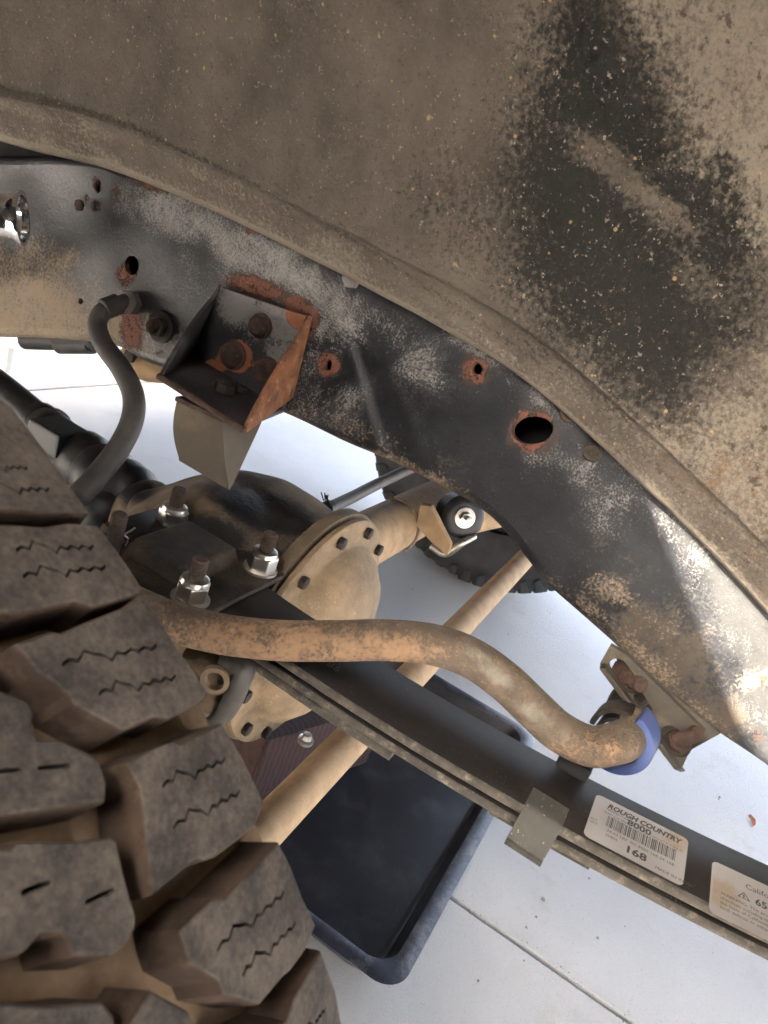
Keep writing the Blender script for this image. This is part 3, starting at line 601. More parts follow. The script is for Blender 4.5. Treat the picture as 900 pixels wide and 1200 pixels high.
# ------------------------------------------------------------------ hoses
hs = thing('brake_hose', 'curved grey rubber hose dropping from the frame fitting behind the tyre', 'hose', ox(140, 360, .54))
HP = [ox(150, 352, .545), ox(134, 358, .532), ox(121, 365, .522), ox(114, 380, .515), ox(121, 403, .508), ox(142, 432, .50), ox(156, 462, .492), ox(155, 492, .482), ox(140, 524, .468), ox(118, 553, .45), ox(96, 577, .43), ox(60, 612, .40)]
V, Fc = tube(HP[1:], [.0078, .0086, .0094, .0098, .0098], 24, 70); mesh('hose', V, Fc, 'hose', hs)
d_ = HP[0]-HP[1]; V, Fc = lathe([(.0085, -.012), (.0095, -.011), (.0095, .004), (.007, .005), (.007, .02)], HP[1], d_, 24); mesh('ferrule', V, Fc, 'hose', hs)
V, Fc = hexa(ox(148, 354, .540), ox(160, 356, .555)-ox(148, 354, .540), .0115, .02); mesh('fitting', V, Fc, 'olivegrey', hs)
bh = thing('breather_hose', 'thin grey breather hose running from the differential up behind the frame', 'hose', ox(430, 575, .8))
V, Fc = tube([ox(382, 597, .70), ox(410, 584, .76), ox(445, 566, .84), ox(490, 545, .93), ox(540, 522, 1.02)], .0072, 14, 26); mesh('hose', V, Fc, 'hose', bh)
p0, p1 = ox(382, 597, .70), ox(392, 592, .72); V, Fc = lathe([(.009, 0), (.009, .008)], p0, p1-p0, 16); cl = mesh('clamp', V, Fc, 'blackrub', bh)
g_ = G()
for k in range(5): 
    q = p0+np.array([.0, .006-.002*k, .008]); g_.add(*tube([q, q+np.array([rng.normal(0, .002), .004+rng.normal(0, .002), .008])], .0007, 5))
g_.obj('clamp_tail', 'blackrub', cl)

# ------------------------------------------------------------------ leaf spring
SX0, SX1 = .42, .487
ep = [(300, 752), (350, 782), (484, 866), (619, 951), (660, 974), (900, 1092), (1060, 1172)]
EP = np.array([ox(a, b, SX0)[1:] for a, b in ep]); EP = EP[np.argsort(EP[:, 0])]
zc = np.polyfit(EP[:, 0], EP[:, 1], 2); ztop = lambda y: float(np.polyval(zc, y))
sp = thing('leaf_spring', 'black leaf spring pack running to the lower right corner, bearing white stickers', 'leaf spring', (.4535, .3, ztop(.3)))
def leaf_mesh(y0, y1, zo, t, name, x0=SX0, x1=SX1, taper=0.):
    ys = np.linspace(y0, y1, 60); r = .0018; V = []; Fc = []; mi = []
    sec = [(x0+r*1.2, 0), (x1-r*1.2, 0), (x1-.0004, -r), (x1, -t/2), (x1-.0004, -t+r), (x1-r*1.2, -t), (x0+r*1.2, -t), (x0+.0004, -t+r), (x0, -t/2), (x0+.0004, -r)]
    for y in ys:
        for x, z in sec: V.append((x, y, ztop(y)+zo+z))
    n = len(sec)
    for i in range(len(ys)-1):
        for k in range(n): Fc.append((i*n+k, (i+1)*n+k, (i+1)*n+(k+1) % n, i*n+(k+1) % n)); mi.append(0 if k in (0, 5) else 1)
    Fc += [tuple(range(n))[::-1], tuple(range((len(ys)-1)*n, len(ys)*n))]; mi += [1, 1]
    bm = bmesh.new(); me = bpy.data.meshes.new('t')
    return mesh(name, V, Fc, ['spring', 'springedge'], sp, mi=mi, angle=50)
lt = .0075; gp = .0009
y3 = float(ox(457, 886, SX0)[1]); y4 = float(ox(692, 1018, SX0)[1])
leaf_mesh(-.55, .365, 0, lt, 'leaf')
leaf_mesh(-.42, .36, -(lt+gp+.0022), lt-.0006, 'leaf', SX0-.0005, SX1+.0005)
leaf_mesh(y3, .355, -(2*(lt+gp)+.0016), lt, 'leaf', SX0+.0008, SX1-.0008)
leaf_mesh(y4, y4+.07, -(2*(lt+gp)+.0016), .0045, 'leaf', SX0+.004, SX1-.004)
# clip: U strap folded over the pack
yc = float(ox(640, 950, SX0)[1]); hw = .0128; zt = ztop(yc)
g_ = G(); depth_ = 2*lt+.009
U = [(SX0+.018, zt+.0035), (SX0+.004, zt+.0036), (SX0-.0018, zt+.001), (SX0-.0036, zt-.005), (SX0-.0036, zt-depth_), (SX0-.001, zt-depth_-.005), (SX1+.001, zt-depth_-.005), (SX1+.0036, zt-depth_), (SX1+.0036, zt+.004)]
def strap(U, y0, y1, t):
    V = []; Fc = []; P = np.array(U); T = np.gradient(P, axis=0); T /= np.linalg.norm(T, axis=1)[:, None]; N = np.c_[-T[:, 1], T[:, 0]]
    for p, n_ in zip(P, N):
        for y, s in ((y0, 0), (y1, 0), (y1, 1), (y0, 1)): q = p+n_*t*s; V.append((q[0], y, q[1]))
    for i in range(len(P)-1):
        for k in range(4): Fc.append((4*i+k, 4*i+(k+1) % 4, 4*i+4+(k+1) % 4, 4*i+4+k))
    Fc += [(3, 2, 1, 0), tuple(4*(len(P)-1)+k for k in range(4))]
    return bev(V, Fc, .0008, 1, 50)
Us = spline(U, 40); V, Fc = strap(Us[:26], yc-hw, yc+hw, .0028); mesh('clip', V, Fc, 'clip', sp)
V, Fc = box(SX1-.012, SX1+.007, yc-hw-.004, yc+hw-.006, zt+.0015, zt+.013, .002); mesh('clip_tab', V, Fc, 'clipdark', sp)
# stickers on the top leaf
def surf(px, py, dz=.0006):
    d = ray(px, py); lo, hi = .2, 2.
    for _ in range(50):
        m_ = (lo+hi)/2; p = C0+d/F*m_
        if p[2] > ztop(p[1])+dz: lo = m_
        else: hi = m_
    return C0+d/F*lo
def sticker(cn, name, lab):
    P = [surf(*c) for c in cn]; n = 24; m_ = 12; V = []; 
    x0 = np.mean([P[2][0], P[3][0]]); x1 = np.mean([P[0][0], P[1][0]]); ya = np.mean([P[0][1], P[3][1]]); yb = np.mean([P[1][1], P[2][1]])
    rr = rrect(x0, x1, yb, ya, .004, 0, 5)
    v2, tri, oid, _ = cdt([(p[0], p[1]) for p in rr], [], .004)
    V = [(a, b, ztop(b)+.0005) for a, b in v2]; PXl = pix(V)
    o = mesh(name, V, [t for t in tri], 'sticker', sp, smooth=False, label=lab, attrs=dict(tan=blobs(PXl, [(795, 985, 30, 14, 20, 1.), (700, 965, 22, 12, 0, .4), (850, 1050, 30, 22, 30, 1.1), (770, 1030, 20, 10, 0, .5)])))
    for po in o.data.polygons:
        if po.normal.z < 0: o.data.flip_normals(); break
    return o, x0, x1, ya, yb
def letter(par, txt, x, y, size, sx=1., shear=0., bold=0., align='LEFT', fit=None):
    cu = bpy.data.curves.new('lettering', 'FONT'); cu.body = txt; cu.size = size; cu.shear = shear; cu.offset = bold; cu.align_x = align; cu.resolution_u = 2
    cu.materials.append(MT['ink']); o = bpy.data.objects.new('lettering', cu); COL.objects.link(o); o.parent = par
    if fit:
        bpy.context.view_layer.update(); sx = fit/max(1e-6, o.dimensions[0])
    sl = (ztop(y-.02)-ztop(y+.02))/.04
    ex, ey = Vector((0, -1, sl)).normalized(), Vector((1, 0, 0)); ez = ex.cross(ey)
    m_ = Matrix.Identity(4)
    for i in range(3): m_[i][0] = ex[i]*sx; m_[i][1] = ey[i]; m_[i][2] = ez[i]
    pl = wloc(par); m_.translation = Vector((x, y, ztop(y)+.0011))-pl; o.matrix_local = m_
    dg = bpy.context.evaluated_depsgraph_get(); me = bpy.data.meshes.new_from_object(o.evaluated_get(dg)); r = bpy.data.objects.new('lettering', me); COL.objects.link(r)
    r.parent = par; r.matrix_local = m_; bpy.data.objects.remove(o); bpy.data.curves.remove(cu); me.name = 'lettering'
    if not me.materials: me.materials.append(MT['ink'])
    return r
s1, x0, x1, ya, yb = sticker([(700, 930), (810, 985), (797, 1040), (683, 976)], 'sticker', 'white sticker with bold maker name and barcode')
LW = ya-yb; XW = x1-x0; YM = (ya+yb)/2
X = lambda t: x0+XW*t
Y = lambda t: ya-LW*t
letter(s1, 'ROUGH COUNTRY', X(.80), Y(.53), XW*.15, 1.05, .25, .0003, 'CENTER', LW*.80)
letter(s1, 'MODEL / APPLICATION', X(.735), Y(.14), XW*.065, .9)
letter(s1, '8000', X(.655), Y(.5), XW*.17, .95, 0, .0002, 'CENTER')
letter(s1, 'FRONT LEAF SPRING FOR TRUCK', X(.655), Y(.12), XW*.05, .8)
letter(s1, '4 INCH LIFT 99 04 PAIR SET', X(.655), Y(.62), XW*.045, .8)
letter(s1, '168', X(.10), Y(.52), XW*.19, 1., 0, .0003, 'CENTER')
letter(s1, '24-63 LBS  RC 8000 168-24 168', X(.30), Y(.2), XW*.075, .9)
letter(s1, 'NT\nWT', X(.38), Y(.02), XW*.07, .9); letter(s1, '20404', X(.20), Y(.2), XW*.07, .9)
letter(s1, 'MADE IN INDIA', X(.07), Y(.72), XW*.075, .9)
g_ = G(); y = .18; k = 0
while y < .9:
    w_ = random.choice((.006, .006, .012)); 
    za, zb_ = Y(y), Y(y+w_); g_.add([(X(.4), za, ztop(za)+.001), (X(.4), zb_, ztop(zb_)+.001), (X(.635), zb_, ztop(zb_)+.001), (X(.635), za, ztop(za)+.001)], [(0, 1, 2, 3)]); y += w_+random.choice((.006, .008, .012))
g_.obj('barcode', 'ink', s1, smooth=False)
s2, x0, x1, ya, yb = sticker([(836, 1006), (990, 1082), (975, 1145), (830, 1062)], 'sticker', 'stained white warning sticker')
LW = ya-yb; XW = x1-x0
letter(s2, 'California Proposition', X(.74), Y(.28), XW*.14, .85)
letter(s2, '65 WARNING', X(.52), Y(.36), XW*.17, .85, 0, .0002)
for k, t in enumerate(('WARNING: This product can expose you to', 'chemicals including lead, which is known to', 'the State of California to cause cancer and', 'birth defects or other reproductive harm.')):
    letter(s2, t, X(.40-.085*k), Y(.08), XW*.075, .85)
g_ = G(); c = (X(.57), Y(.27)); s_ = XW*.10
o1 = [(c[0]-s_*.5, c[1]+s_*.75), (c[0]-s_*.5, c[1]-s_*.75), (c[0]+s_*.8, c[1])]; cen = np.mean(o1, axis=0); i1 = [tuple(cen+(np.array(p)-cen)*.72) for p in o1]
g_.add([(a, b, ztop(b)+.001) for a, b in o1+i1], [(0, 1, 4, 3), (1, 2, 5, 4), (2, 0, 3, 5)]); g_.add(*[[(a, b, ztop(b)+.001) for a, b in ((cen[0]-s_*.2, cen[1]+.0004), (cen[0]-s_*.2, cen[1]-.0004), (cen[0]+s_*.35, cen[1]-.0004), (cen[0]+s_*.35, cen[1]+.0004))], [(0, 1, 2, 3)]])
g_.obj('warning_triangle', 'ink', s2, smooth=False)
nb = surf(392, 782); nb_ = letter(sp, '86', nb[0]-.004, nb[1]+.006, .011); nb_.data.materials[0] = MT['springedge']

# ------------------------------------------------------------------ U-bolts and top plate
ub = thing('spring_plate', 'black U-bolt plate with four rusty studs and plated nuts on top of the spring', 'spring plate', (.4535, .305, ztop(.305)))
ST = [oz(141, 602, .535), oz(211, 573, .535), oz(236, 655, .535), oz(318, 625, .535)]
zp = ztop(.3)+.0015
x_ = [s[0] for s in ST]; y_ = [s[1] for s in ST]
px0, px1, py0, py1 = min(x_)-.016, max(x_)+.016, min(y_)-.017, max(y_)+.017
V, Fc = box(px0, px1, py0, py1, zp-.006, zp, .0025); mesh('base_plate', V, Fc, 'plate', ub)
V = [(px0+.024, py0+.03, zp-.001), (px1-.024, py0+.03, zp-.001), (px1-.024, py1-.026, zp-.001), (px0+.024, py1-.026, zp-.001)]
Tp = [(px0+.030, py0+.037, zp+.014), (px1-.028, py0+.037, zp+.014), (px1-.028, py1-.034, zp+.014), (px0+.030, py1-.034, zp+.014)]
Vb, Fb = bev(V+Tp, [(3, 2, 1, 0), (4, 5, 6, 7)]+[(i, (i+1) % 4, 4+(i+1) % 4, 4+i) for i in range(4)], .003, 3); mesh('raised_pad', Vb, Fb, 'plate', ub)
for k, s in enumerate(ST):
    zn = zp; c = np.array([s[0], s[1], zn]); r = .0062
    zz = np.arange(0, s[2]-zn, .0009); pr = [(r*(1 if i % 2 else .88), z) for i, z in enumerate(zz)]+[(r*.8, s[2]-zn)]
    V, Fc = lathe(pr, c, (0, 0, 1), 20); stud = mesh('stud', V, Fc, 'thread', ub, angle=20)
    V, Fc = lathe([(.0145, 0), (.0145, .002), (.0135, .0025)], c+[0, 0, .0002], (0, 0, 1), 28); mesh('washer', V, Fc, 'plate' if k < 2 else 'silver', ub)
    if k != 0:
        V, Fc = hexa(c+[0, 0, .0025], (0, 0, 1), .0128, .0125, .0012, rot=k*.4); n_ = mesh('nut', V, Fc, 'nut', ub)
        V, Fc = lathe([(.0108, .0145), (.011, .0155), (.0102, .0185), (.0076, .0195)], c, (0, 0, 1), 24); mesh('nut_collar', V, Fc, 'nut', n_)
    V, Fc = lathe([(r*.82, 0), (r*.7, .0006)], [c[0], c[1], s[2]], (0, 0, 1), 16); mesh('stud_tip', V, Fc, 'rustbolt', stud)
# spring perch between plate and axle
pc = thing('spring_perch', 'tan cast perch and bent grey U-bolt leg below the spring beside the tyre', 'spring perch', (.4535, .33, .36))
V, Fc = box(SX0-.004, SX1+.004, .265, .375, .37, ztop(.3)-.028, .006, 3); mesh('perch', V, Fc, 'cast', pc)
V, Fc = tube([ox(262, 770, .412), ox(285, 783, .412), ox(281, 800, .412), ox(272, 822, .415), ox(262, 838, .425), ox(248, 848, .44)], .0085, 16, 24, flat=.7); mesh('u_bolt_leg', V, Fc, 'hose', pc)
V, Fc = tube([ox(225, 765, .44), ox(262, 790, .43), ox(250, 815, .43), ox(232, 812, .44)], .014, 14, 14); mesh('cast_lug', V, Fc, 'cast', pc)
p = ox(254, 794, .405); V, Fc = lathe([(.0108, 0), (.0108, .006), (.0072, .006), (.007, .0)], p, (-1, -.4, .1), 24, cap=False); mesh('lug_ring', V, Fc, 'cast', pc)
# bright split pin standing by the left stud
p = oz(146, 640, zp+.004); cp = thing('split_pin', 'thin bright bent wire beside the leftmost rusty stud', 'split pin', p)
V, Fc = tube([p+[0, 0, -.004], p+[.001, -.001, .006], p+[-.002, .001, .010], p+[.002, -.001, .014], p+[.003, -.003, .017]], .0008, 8, 16); mesh('wire', V, Fc, 'nut', cp)

# ------------------------------------------------------------------ axle with differential
AYc, AZc = .345, .36
ax = thing('axle', 'tan dusty axle tube with bulky differential housing and domed cover', 'axle', (.6, AYc, AZc))
DC = np.array([.60, .24, .405]); DR = .126
bm = bmesh.new()
def addm(V, Fc):
    vs = [bm.verts.new(tuple(map(float, v))) for v in V]
    for f in Fc: bm.faces.new([vs[i] for i in f])
def ell(c, r, n=24, m_=16):
    V = []; Fc = []
    for i in range(m_+1):
        t = math.pi*i/m_*.998+.001*math.pi
        for k in range(n): V.append((c[0]+r[0]*math.sin(t)*math.cos(2*math.pi*k/n), c[1]+r[1]*math.sin(t)*math.sin(2*math.pi*k/n), c[2]+r[2]*math.cos(t)))
    for i in range(m_):
        for k in range(n): Fc.append((i*n+k, (i+1)*n+k, (i+1)*n+(k+1) % n, i*n+(k+1) % n))
    Fc += [tuple(range(n)), tuple(range(m_*n, (m_+1)*n))[::-1]]; return V, Fc
addm(*lathe([(.108, .012), (.112, .03), (.118, .06), (.12, .1), (.11, .14), (.085, .18), (.05, .22)], DC, (0, 1, 0), 48))
addm(*ell((.555, .335, .405), (.145, .105, .118)))
addm(*ell((.56, .37, .43), (.075, .075, .075)))
addm(*lathe([(.056, 0), (.054, .1), (.05, .18)], (.42, AYc, AZc), (1, 0, 0), 24))
addm(*lathe([(.062, 0), (.056, .06), (.05, .11)], (.70, AYc, AZc), (1, 0, 0), 24))
addm(*box(.515, .66, .375, .435, .38, .487, .02, 3))
bmesh.ops.recalc_face_normals(bm, faces=bm.faces)
me = bpy.data.meshes.new('h'); bm.to_mesh(me); bm.free()
to = bpy.data.objects.new('h', me); COL.objects.link(to)
rm = to.modifiers.new('r', 'REMESH'); rm.mode = 'VOXEL'; rm.voxel_size = .0045
sm = to.modifiers.new('s', 'SMOOTH'); sm.factor = .5; sm.iterations = 9
dg = bpy.context.evaluated_depsgraph_get(); ev = to.evaluated_get(dg).to_mesh()
V = np.array([tuple(v.co) for v in ev.vertices]); Fc = [tuple(p.vertices) for p in ev.polygons]
bpy.data.objects.remove(to)
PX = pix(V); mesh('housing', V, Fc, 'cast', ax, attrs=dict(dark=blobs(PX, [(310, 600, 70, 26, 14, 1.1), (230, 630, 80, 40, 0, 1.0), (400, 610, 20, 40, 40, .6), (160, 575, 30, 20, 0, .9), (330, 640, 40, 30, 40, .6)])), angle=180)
# flange + cover facing the viewer's right
V, Fc = lathe([(DR-.006, .004), (DR, .006), (DR, .018), (DR-.004, .02), (.11, .022)], DC, (0, 1, 0), 64); mesh('flange', V, Fc, 'cast', ax)
V, Fc = lathe([(DR-.008, .0035), (DR-.003, .002), (DR-.003, -.003), (DR-.006, -.005), (DR-.024, -.006), (DR-.029, -.009), (DR-.034, -.02), (DR-.05, -.034), (.045, -.042), (.02, -.043), (.002, -.043)], DC, (0, 1, 0), 72); cov = mesh('cover', V, Fc, 'cover', ax)
V, Fc = hexa((0, 0, 0), (0, -1, 0), .0065, .006, .001); hbm = None
for k in range(12):
    a = 2*math.pi*(k+.35)/12; p = Vector((DC[0]+(DR-.014)*math.cos(a), DC[1]-.0055, DC[2]+(DR-.014)*math.sin(a)))
    if hbm is None: hbm = mesh('bolt', np.array(V)+np.array(p), Fc, 'plate', ax); hbm0 = p; 
    else:
        o = bpy.data.objects.new('bolt', hbm.data); COL.objects.link(o); o.parent = ax; o.location = p-hbm0
V, Fc = tube([(.72, AYc, AZc), (1.0, AYc, AZc), (1.72, AYc, AZc)], .041, 40, 12); mesh('axle_tube', V, Fc, 'tube', ax)
V, Fc = tube([(.27, AYc, AZc), (.5, AYc, AZc)], .041, 32, 4); mesh('axle_tube', V, Fc, 'tube', ax)
for xw in (.80, 1.045):
    P = []
    for k in range(60):
        a = R_(-30+k*4.5); r = .0418+.0005*math.sin(k*1.7); P.append((xw+.0006*math.sin(k*.9), AYc-r*math.sin(a), AZc+r*math.cos(a)))
    V, Fc = tube(P, [.0034+.0007*math.sin(k*2.1) for k in range(60)], 8); mesh('weld_bead', V, Fc, 'cast', ax)
# dusty joint ball at the left of the plate
kn = thing('joint_housing', 'dusty rounded joint housing between stabilizer and spring plate', 'joint', oz(170, 600, .46))
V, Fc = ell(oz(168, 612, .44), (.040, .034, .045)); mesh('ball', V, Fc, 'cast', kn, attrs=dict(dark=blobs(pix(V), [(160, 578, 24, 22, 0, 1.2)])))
V, Fc = ell(oz(128, 598, .44), (.034, .03, .03)); mesh('boot', V, Fc, 'blackrub', kn)
# steering stabilizer
sb = thing('steering_stabilizer', 'black segmented damper sloping from left edge to the joint housing above the tyre', 'damper', od(80, 530, 1.))
def sline(t, z0=.46, z1=.455):
    a, b = oz(8, 462, z0), oz(160, 590, z1); return a*(1-t)+b*t
d_ = sline(1)-sline(0); Ls = np.linalg.norm(d_)
V, Fc = lathe([(.016, -.12), (.019, 0), (.019, .24*Ls), (.0225, .27*Ls), (.0225, .30*Ls), (.021, .31*Ls), (.023, .33*Ls), (.0235, .55*Ls), (.021, .57*Ls)], sline(0), d_, 28); mesh('body', V, Fc, 'blackrub', sb)
V, Fc = lathe([(.020, .56*Ls), (.030, .60*Ls), (.031, .66*Ls), (.027, .70*Ls), (.033, .74*Ls), (.034, .80*Ls), (.029, .84*Ls), (.034, .88*Ls), (.034, .95*Ls), (.026, 1.0*Ls)], sline(0), d_, 28); mesh('boot', V, Fc, 'blackrub', sb)
c = sline(.52)+np.array([-.008, 0, .012]); V, Fc = box(c[0]-.03, c[0]+.012, c[1]-.022, c[1]+.025, c[2]-.012, c[2]+.016, .004); mesh('clamp', V, Fc, 'blackrub', sb)
V, Fc = lathe([(.024, .34*Ls), (.0255, .345*Ls), (.0255, .37*Ls), (.024, .375*Ls)], sline(0), d_, 28); mesh('band', V, Fc, 'hose', sb)

# ------------------------------------------------------------------ tie rod
trd = thing('tie_rod', 'straight tan dusted tie rod crossing under the spring above the tray', 'tie rod', oz(480, 795, .28))
a, b = oz(612, 658, .28), oz(330, 951, .28); d_ = (b-a)/np.linalg.norm(b-a)
V, Fc = tube([a-d_*.35, a, (a+b)/2, b, b+d_*.18], .0192, 32, 30); mesh('rod', V, Fc, 'tube', trd)

# ------------------------------------------------------------------ sway bar
sw = thing('sway_bar', 'thick rust brown sway bar bent from behind the tyre to the blue bushing', 'sway bar', ox(440, 750, .44))
SPp = [(110, 690, .36), (185, 722, .38), (250, 741, .395), (320, 750, .405), (390, 751, .415), (450, 750, .425), (505, 755, .435), (550, 770, .445), (590, 797, .453), (625, 830, .458), (655, 857, .462), (690, 874, .466), (718, 872, .470)]
BE = ox(733, 866, .482); V, Fc = tube([ox(a, b, c) for a, b, c in SPp]+[BE, BE+[.022, .001, .001]], [.0145, .0141, .0136, .0136, .0136], 36, 110); PX = pix(V)
mesh('bar', V, Fc, 'bar', sw, attrs=dict(orange=blobs(PX, [(300, 755, 130, 40, 0, 1.), (430, 765, 90, 26, 0, 1.), (690, 880, 50, 20, 0, .6)]), tan=blobs(PX, [(570, 780, 50, 14, 40, 1.), (640, 850, 60, 16, 40, .9), (470, 740, 30, 12, 0, .6)])))  # orange mask: rust plus warm ground bounce painted into the colour
p = ox(573, 776, .428); 
sbk = thing('sway_bar_bushing', 'bright blue rubber bushing clamped around the sway bar end under the frame', 'bushing', ox(745, 860, .485))
c = BE+[.026, -.005, -.001]; dax = nrm((1, -.12, 0))
u, w, d_ = frame_of(dax); up = nrm(np.array([0, 0, 1])-dax*dax[2]); sdv = np.cross(dax, up)
def dshape(r, flat, n=40):
    out = []
    for k in range(n):
        a = 2*math.pi*k/n; x, y = r*math.cos(a), r*math.sin(a); out.append((x, y))
    return out
def ringsolid(c, d, r0, r1, L, ch=.002):
    return lathe([(r0, 0), (r1-ch, 0), (r1, ch), (r1, L-ch), (r1-ch, L), (r0, L), (r0, 0)], c-d*L/2, d, 40, cap=False)
def arcsolid(c, r0, r1, L, a0, a1, n=28):
    rt = nrm(np.cross(np.array([0, 0, 1.]), dax)); rt = -rt if rt[1] > 0 else rt; V = []; Fc = []
    for k in range(n+1):
        a = R_(a0+(a1-a0)*k/n); e = rt*math.cos(a)+up*math.sin(a)
        for r, h in ((r0, -L/2), (r1, -L/2), (r1, L/2), (r0, L/2)): V.append(c+e*r+dax*h)
    for k in range(n):
        for q in range(4): Fc.append((4*k+q, 4*k+(q+1) % 4, 4*k+4+(q+1) % 4, 4*k+4+q))
    Fc += [(3, 2, 1, 0), tuple(4*n+q for q in range(4))]; return bev(V, Fc, .0014, 2, 40)
c = ox(727, 861, .494)
V, Fc = arcsolid(c, .0165, .0248, .022, -112, 78); mesh('bushing', V, Fc, 'blue', sbk)
V, Fc = arcsolid(c+[.004, .001, 0], .0162, .0200, .018, 84, 190); mesh('strap', V, Fc, 'plate', sbk)
V, Fc = prism([ox(704, 836, .503), ox(712, 822, .508), ox(728, 832, .508), ox(716, 846, .503)], (.02, 0, .004), .002); mesh('strap_ear', V, Fc, 'plate', sbk)
V, Fc = lathe([(.0163, -.011), (.0163, .011), (.0138, .011), (.0138, -.011), (.0163, -.011)], c, dax, 36, cap=False); mesh('dark_gap', V, Fc, 'blackrub', sbk)  # black lining added to paint the dark gap round the bar
# bracket under the frame
br = thing('sway_bar_bracket', 'slotted steel bracket plate bolted under the frame beside the blue bushing', 'bracket', ox(765, 830, .52))
PXx = .515
pl = [(703, 778), (715, 757), (735, 768), (826, 858), (812, 872), (797, 905), (778, 886)]
P0 = [ox(a, b, PXx) for a, b in pl]
o2 = [(p[1], p[2]) for p in P0]
def sl(a, b, r, n=10):
    A, B = ox(*a, PXx)[1:], ox(*b, PXx)[1:]; d = (B-A)/np.linalg.norm(B-A); nn_ = np.array([-d[1], d[0]]); out = []
    for k in range(n+1): t = R_(-90+180*k/n); out.append(tuple(B+r*(math.cos(t)*d+math.sin(t)*nn_)))
    for k in range(n+1): t = R_(90+180*k/n); out.append(tuple(A+r*(math.cos(t)*d+math.sin(t)*nn_)))
    return out
hl = [sl((724, 782), (740, 803), .0065), sl((749, 818), (751, 821), .0042), sl((758, 830), (759, 832), .0036), sl((786, 862), (796, 876), .0075)]
v2, tri, oid, hid = cdt(o2, hl, .004); n2 = len(v2)
V = [(PXx, a, b) for a, b in v2]+[(PXx+.006, a, b) for a, b in v2]; Fc = [tuple(t) for t in tri]+[tuple(i+n2 for i in t)[::-1] for t in tri]
for h in [oid]+hid:
    n = len(h); Fc += [(h[i], h[(i+1) % n], h[(i+1) % n]+n2, h[i]+n2) for i in range(n)]
mesh('slotted_plate', V, Fc, 'olive', br, smooth=False)
V, Fc = prism([ox(718, 758, .555), ox(760, 785, .555), ox(845, 860, .555), ox(812, 878, .545), ox(795, 896, .545), ox(730, 800, .545)], (.006, 0, .0), .001); mesh('gusset', V, Fc, 'olive', br)
V, Fc = prism([ox(703, 778, PXx), ox(797, 905, PXx), ox(790, 902, PXx-.01), ox(702, 784, PXx-.01)], (.0, -.003, .003), .0008); mesh('edge_flange', V, Fc, 'olive', br)
for (a, b), (e, f_) in (((732, 789), (752, 803)), ((790, 870), (818, 858))):
    p, q = ox(a, b, PXx+.012), ox(e, f_, PXx-.004); d_ = q-p; V, Fc = lathe([(.0085, -.006), (.0085, .006)], p, d_, 6); bo = mesh('bolt', V, Fc, 'rustbolt', br, angle=25)
    L = np.linalg.norm(d_); V, Fc = lathe([(.0055*(1 if i % 2 else .88), z) for i, z in enumerate(np.arange(0, L, .0009))]+[(.004, L)], p, d_, 16); mesh('bolt_thread', V, Fc, 'rustbolt', bo, angle=20)

# ------------------------------------------------------------------ far link mount on the axle
fm = thing('link_mount', 'tan bracket with black bushing and bright bolt at the far end of the axle', 'mount', ox(535, 605, 1.1))
MX = 1.10
V, Fc = prism([ox(a, b, MX-.06) for a, b in ((492, 592), (505, 594), (528, 640), (524, 652), (505, 636), (487, 616))], (.008, 0, .004), .002); mesh('bracket_plate', V, Fc, 'tube', fm)
c = ox(540, 604, MX+.02); dv = nrm((-.75, -.55, .25))
V, Fc = lathe([(.030, -.03), (.036, -.025), (.036, .012), (.030, .018), (.02, .019)], c, dv, 32); mesh('bushing', V, Fc, 'blackrub', fm)
V, Fc = lathe([(.017, .0185), (.017, .022), (.012, .0225)], c, dv, 28); mesh('washer', V, Fc, 'silver', fm)
V, Fc = hexa(c+dv*.0225, dv, .0105, .009); bo = mesh('bolt', V, Fc, 'nut', fm)
V, Fc = lathe([(.0055, .03), (.0055, .042), (.004, .043)], c, dv, 16); mesh('bolt_end', V, Fc, 'nut', bo)
V, Fc = tube([ox(505, 640, MX), ox(522, 649, MX), ox(542, 636, MX), ox(556, 628, MX+.02)], .006, 12, 16); mesh('lower_strap', V, Fc, 'silver', fm)
fl = thing('control_link', 'tan tubular link reaching from the far bushing behind the frame', 'link', ox(580, 610, 1.2))
V, Fc = tube([ox(552, 606, MX+.05), ox(580, 600, MX+.1), ox(640, 590, MX+.25)], .028, 24, 14); mesh('tube', V, Fc, 'tube', fl)

# ------------------------------------------------------------------ white block at the left edge
wp = oz(3, 478, 0); hgt = .165
V, Fc = box(wp[0]-.012, wp[0]+.004, wp[1]-.004, wp[1]+.05, 0.0, hgt, .002); mesh('white_block', V, Fc, 'white', label='white painted block standing on the concrete at the left edge', cat='block', loc=(wp[0], wp[1], 0))

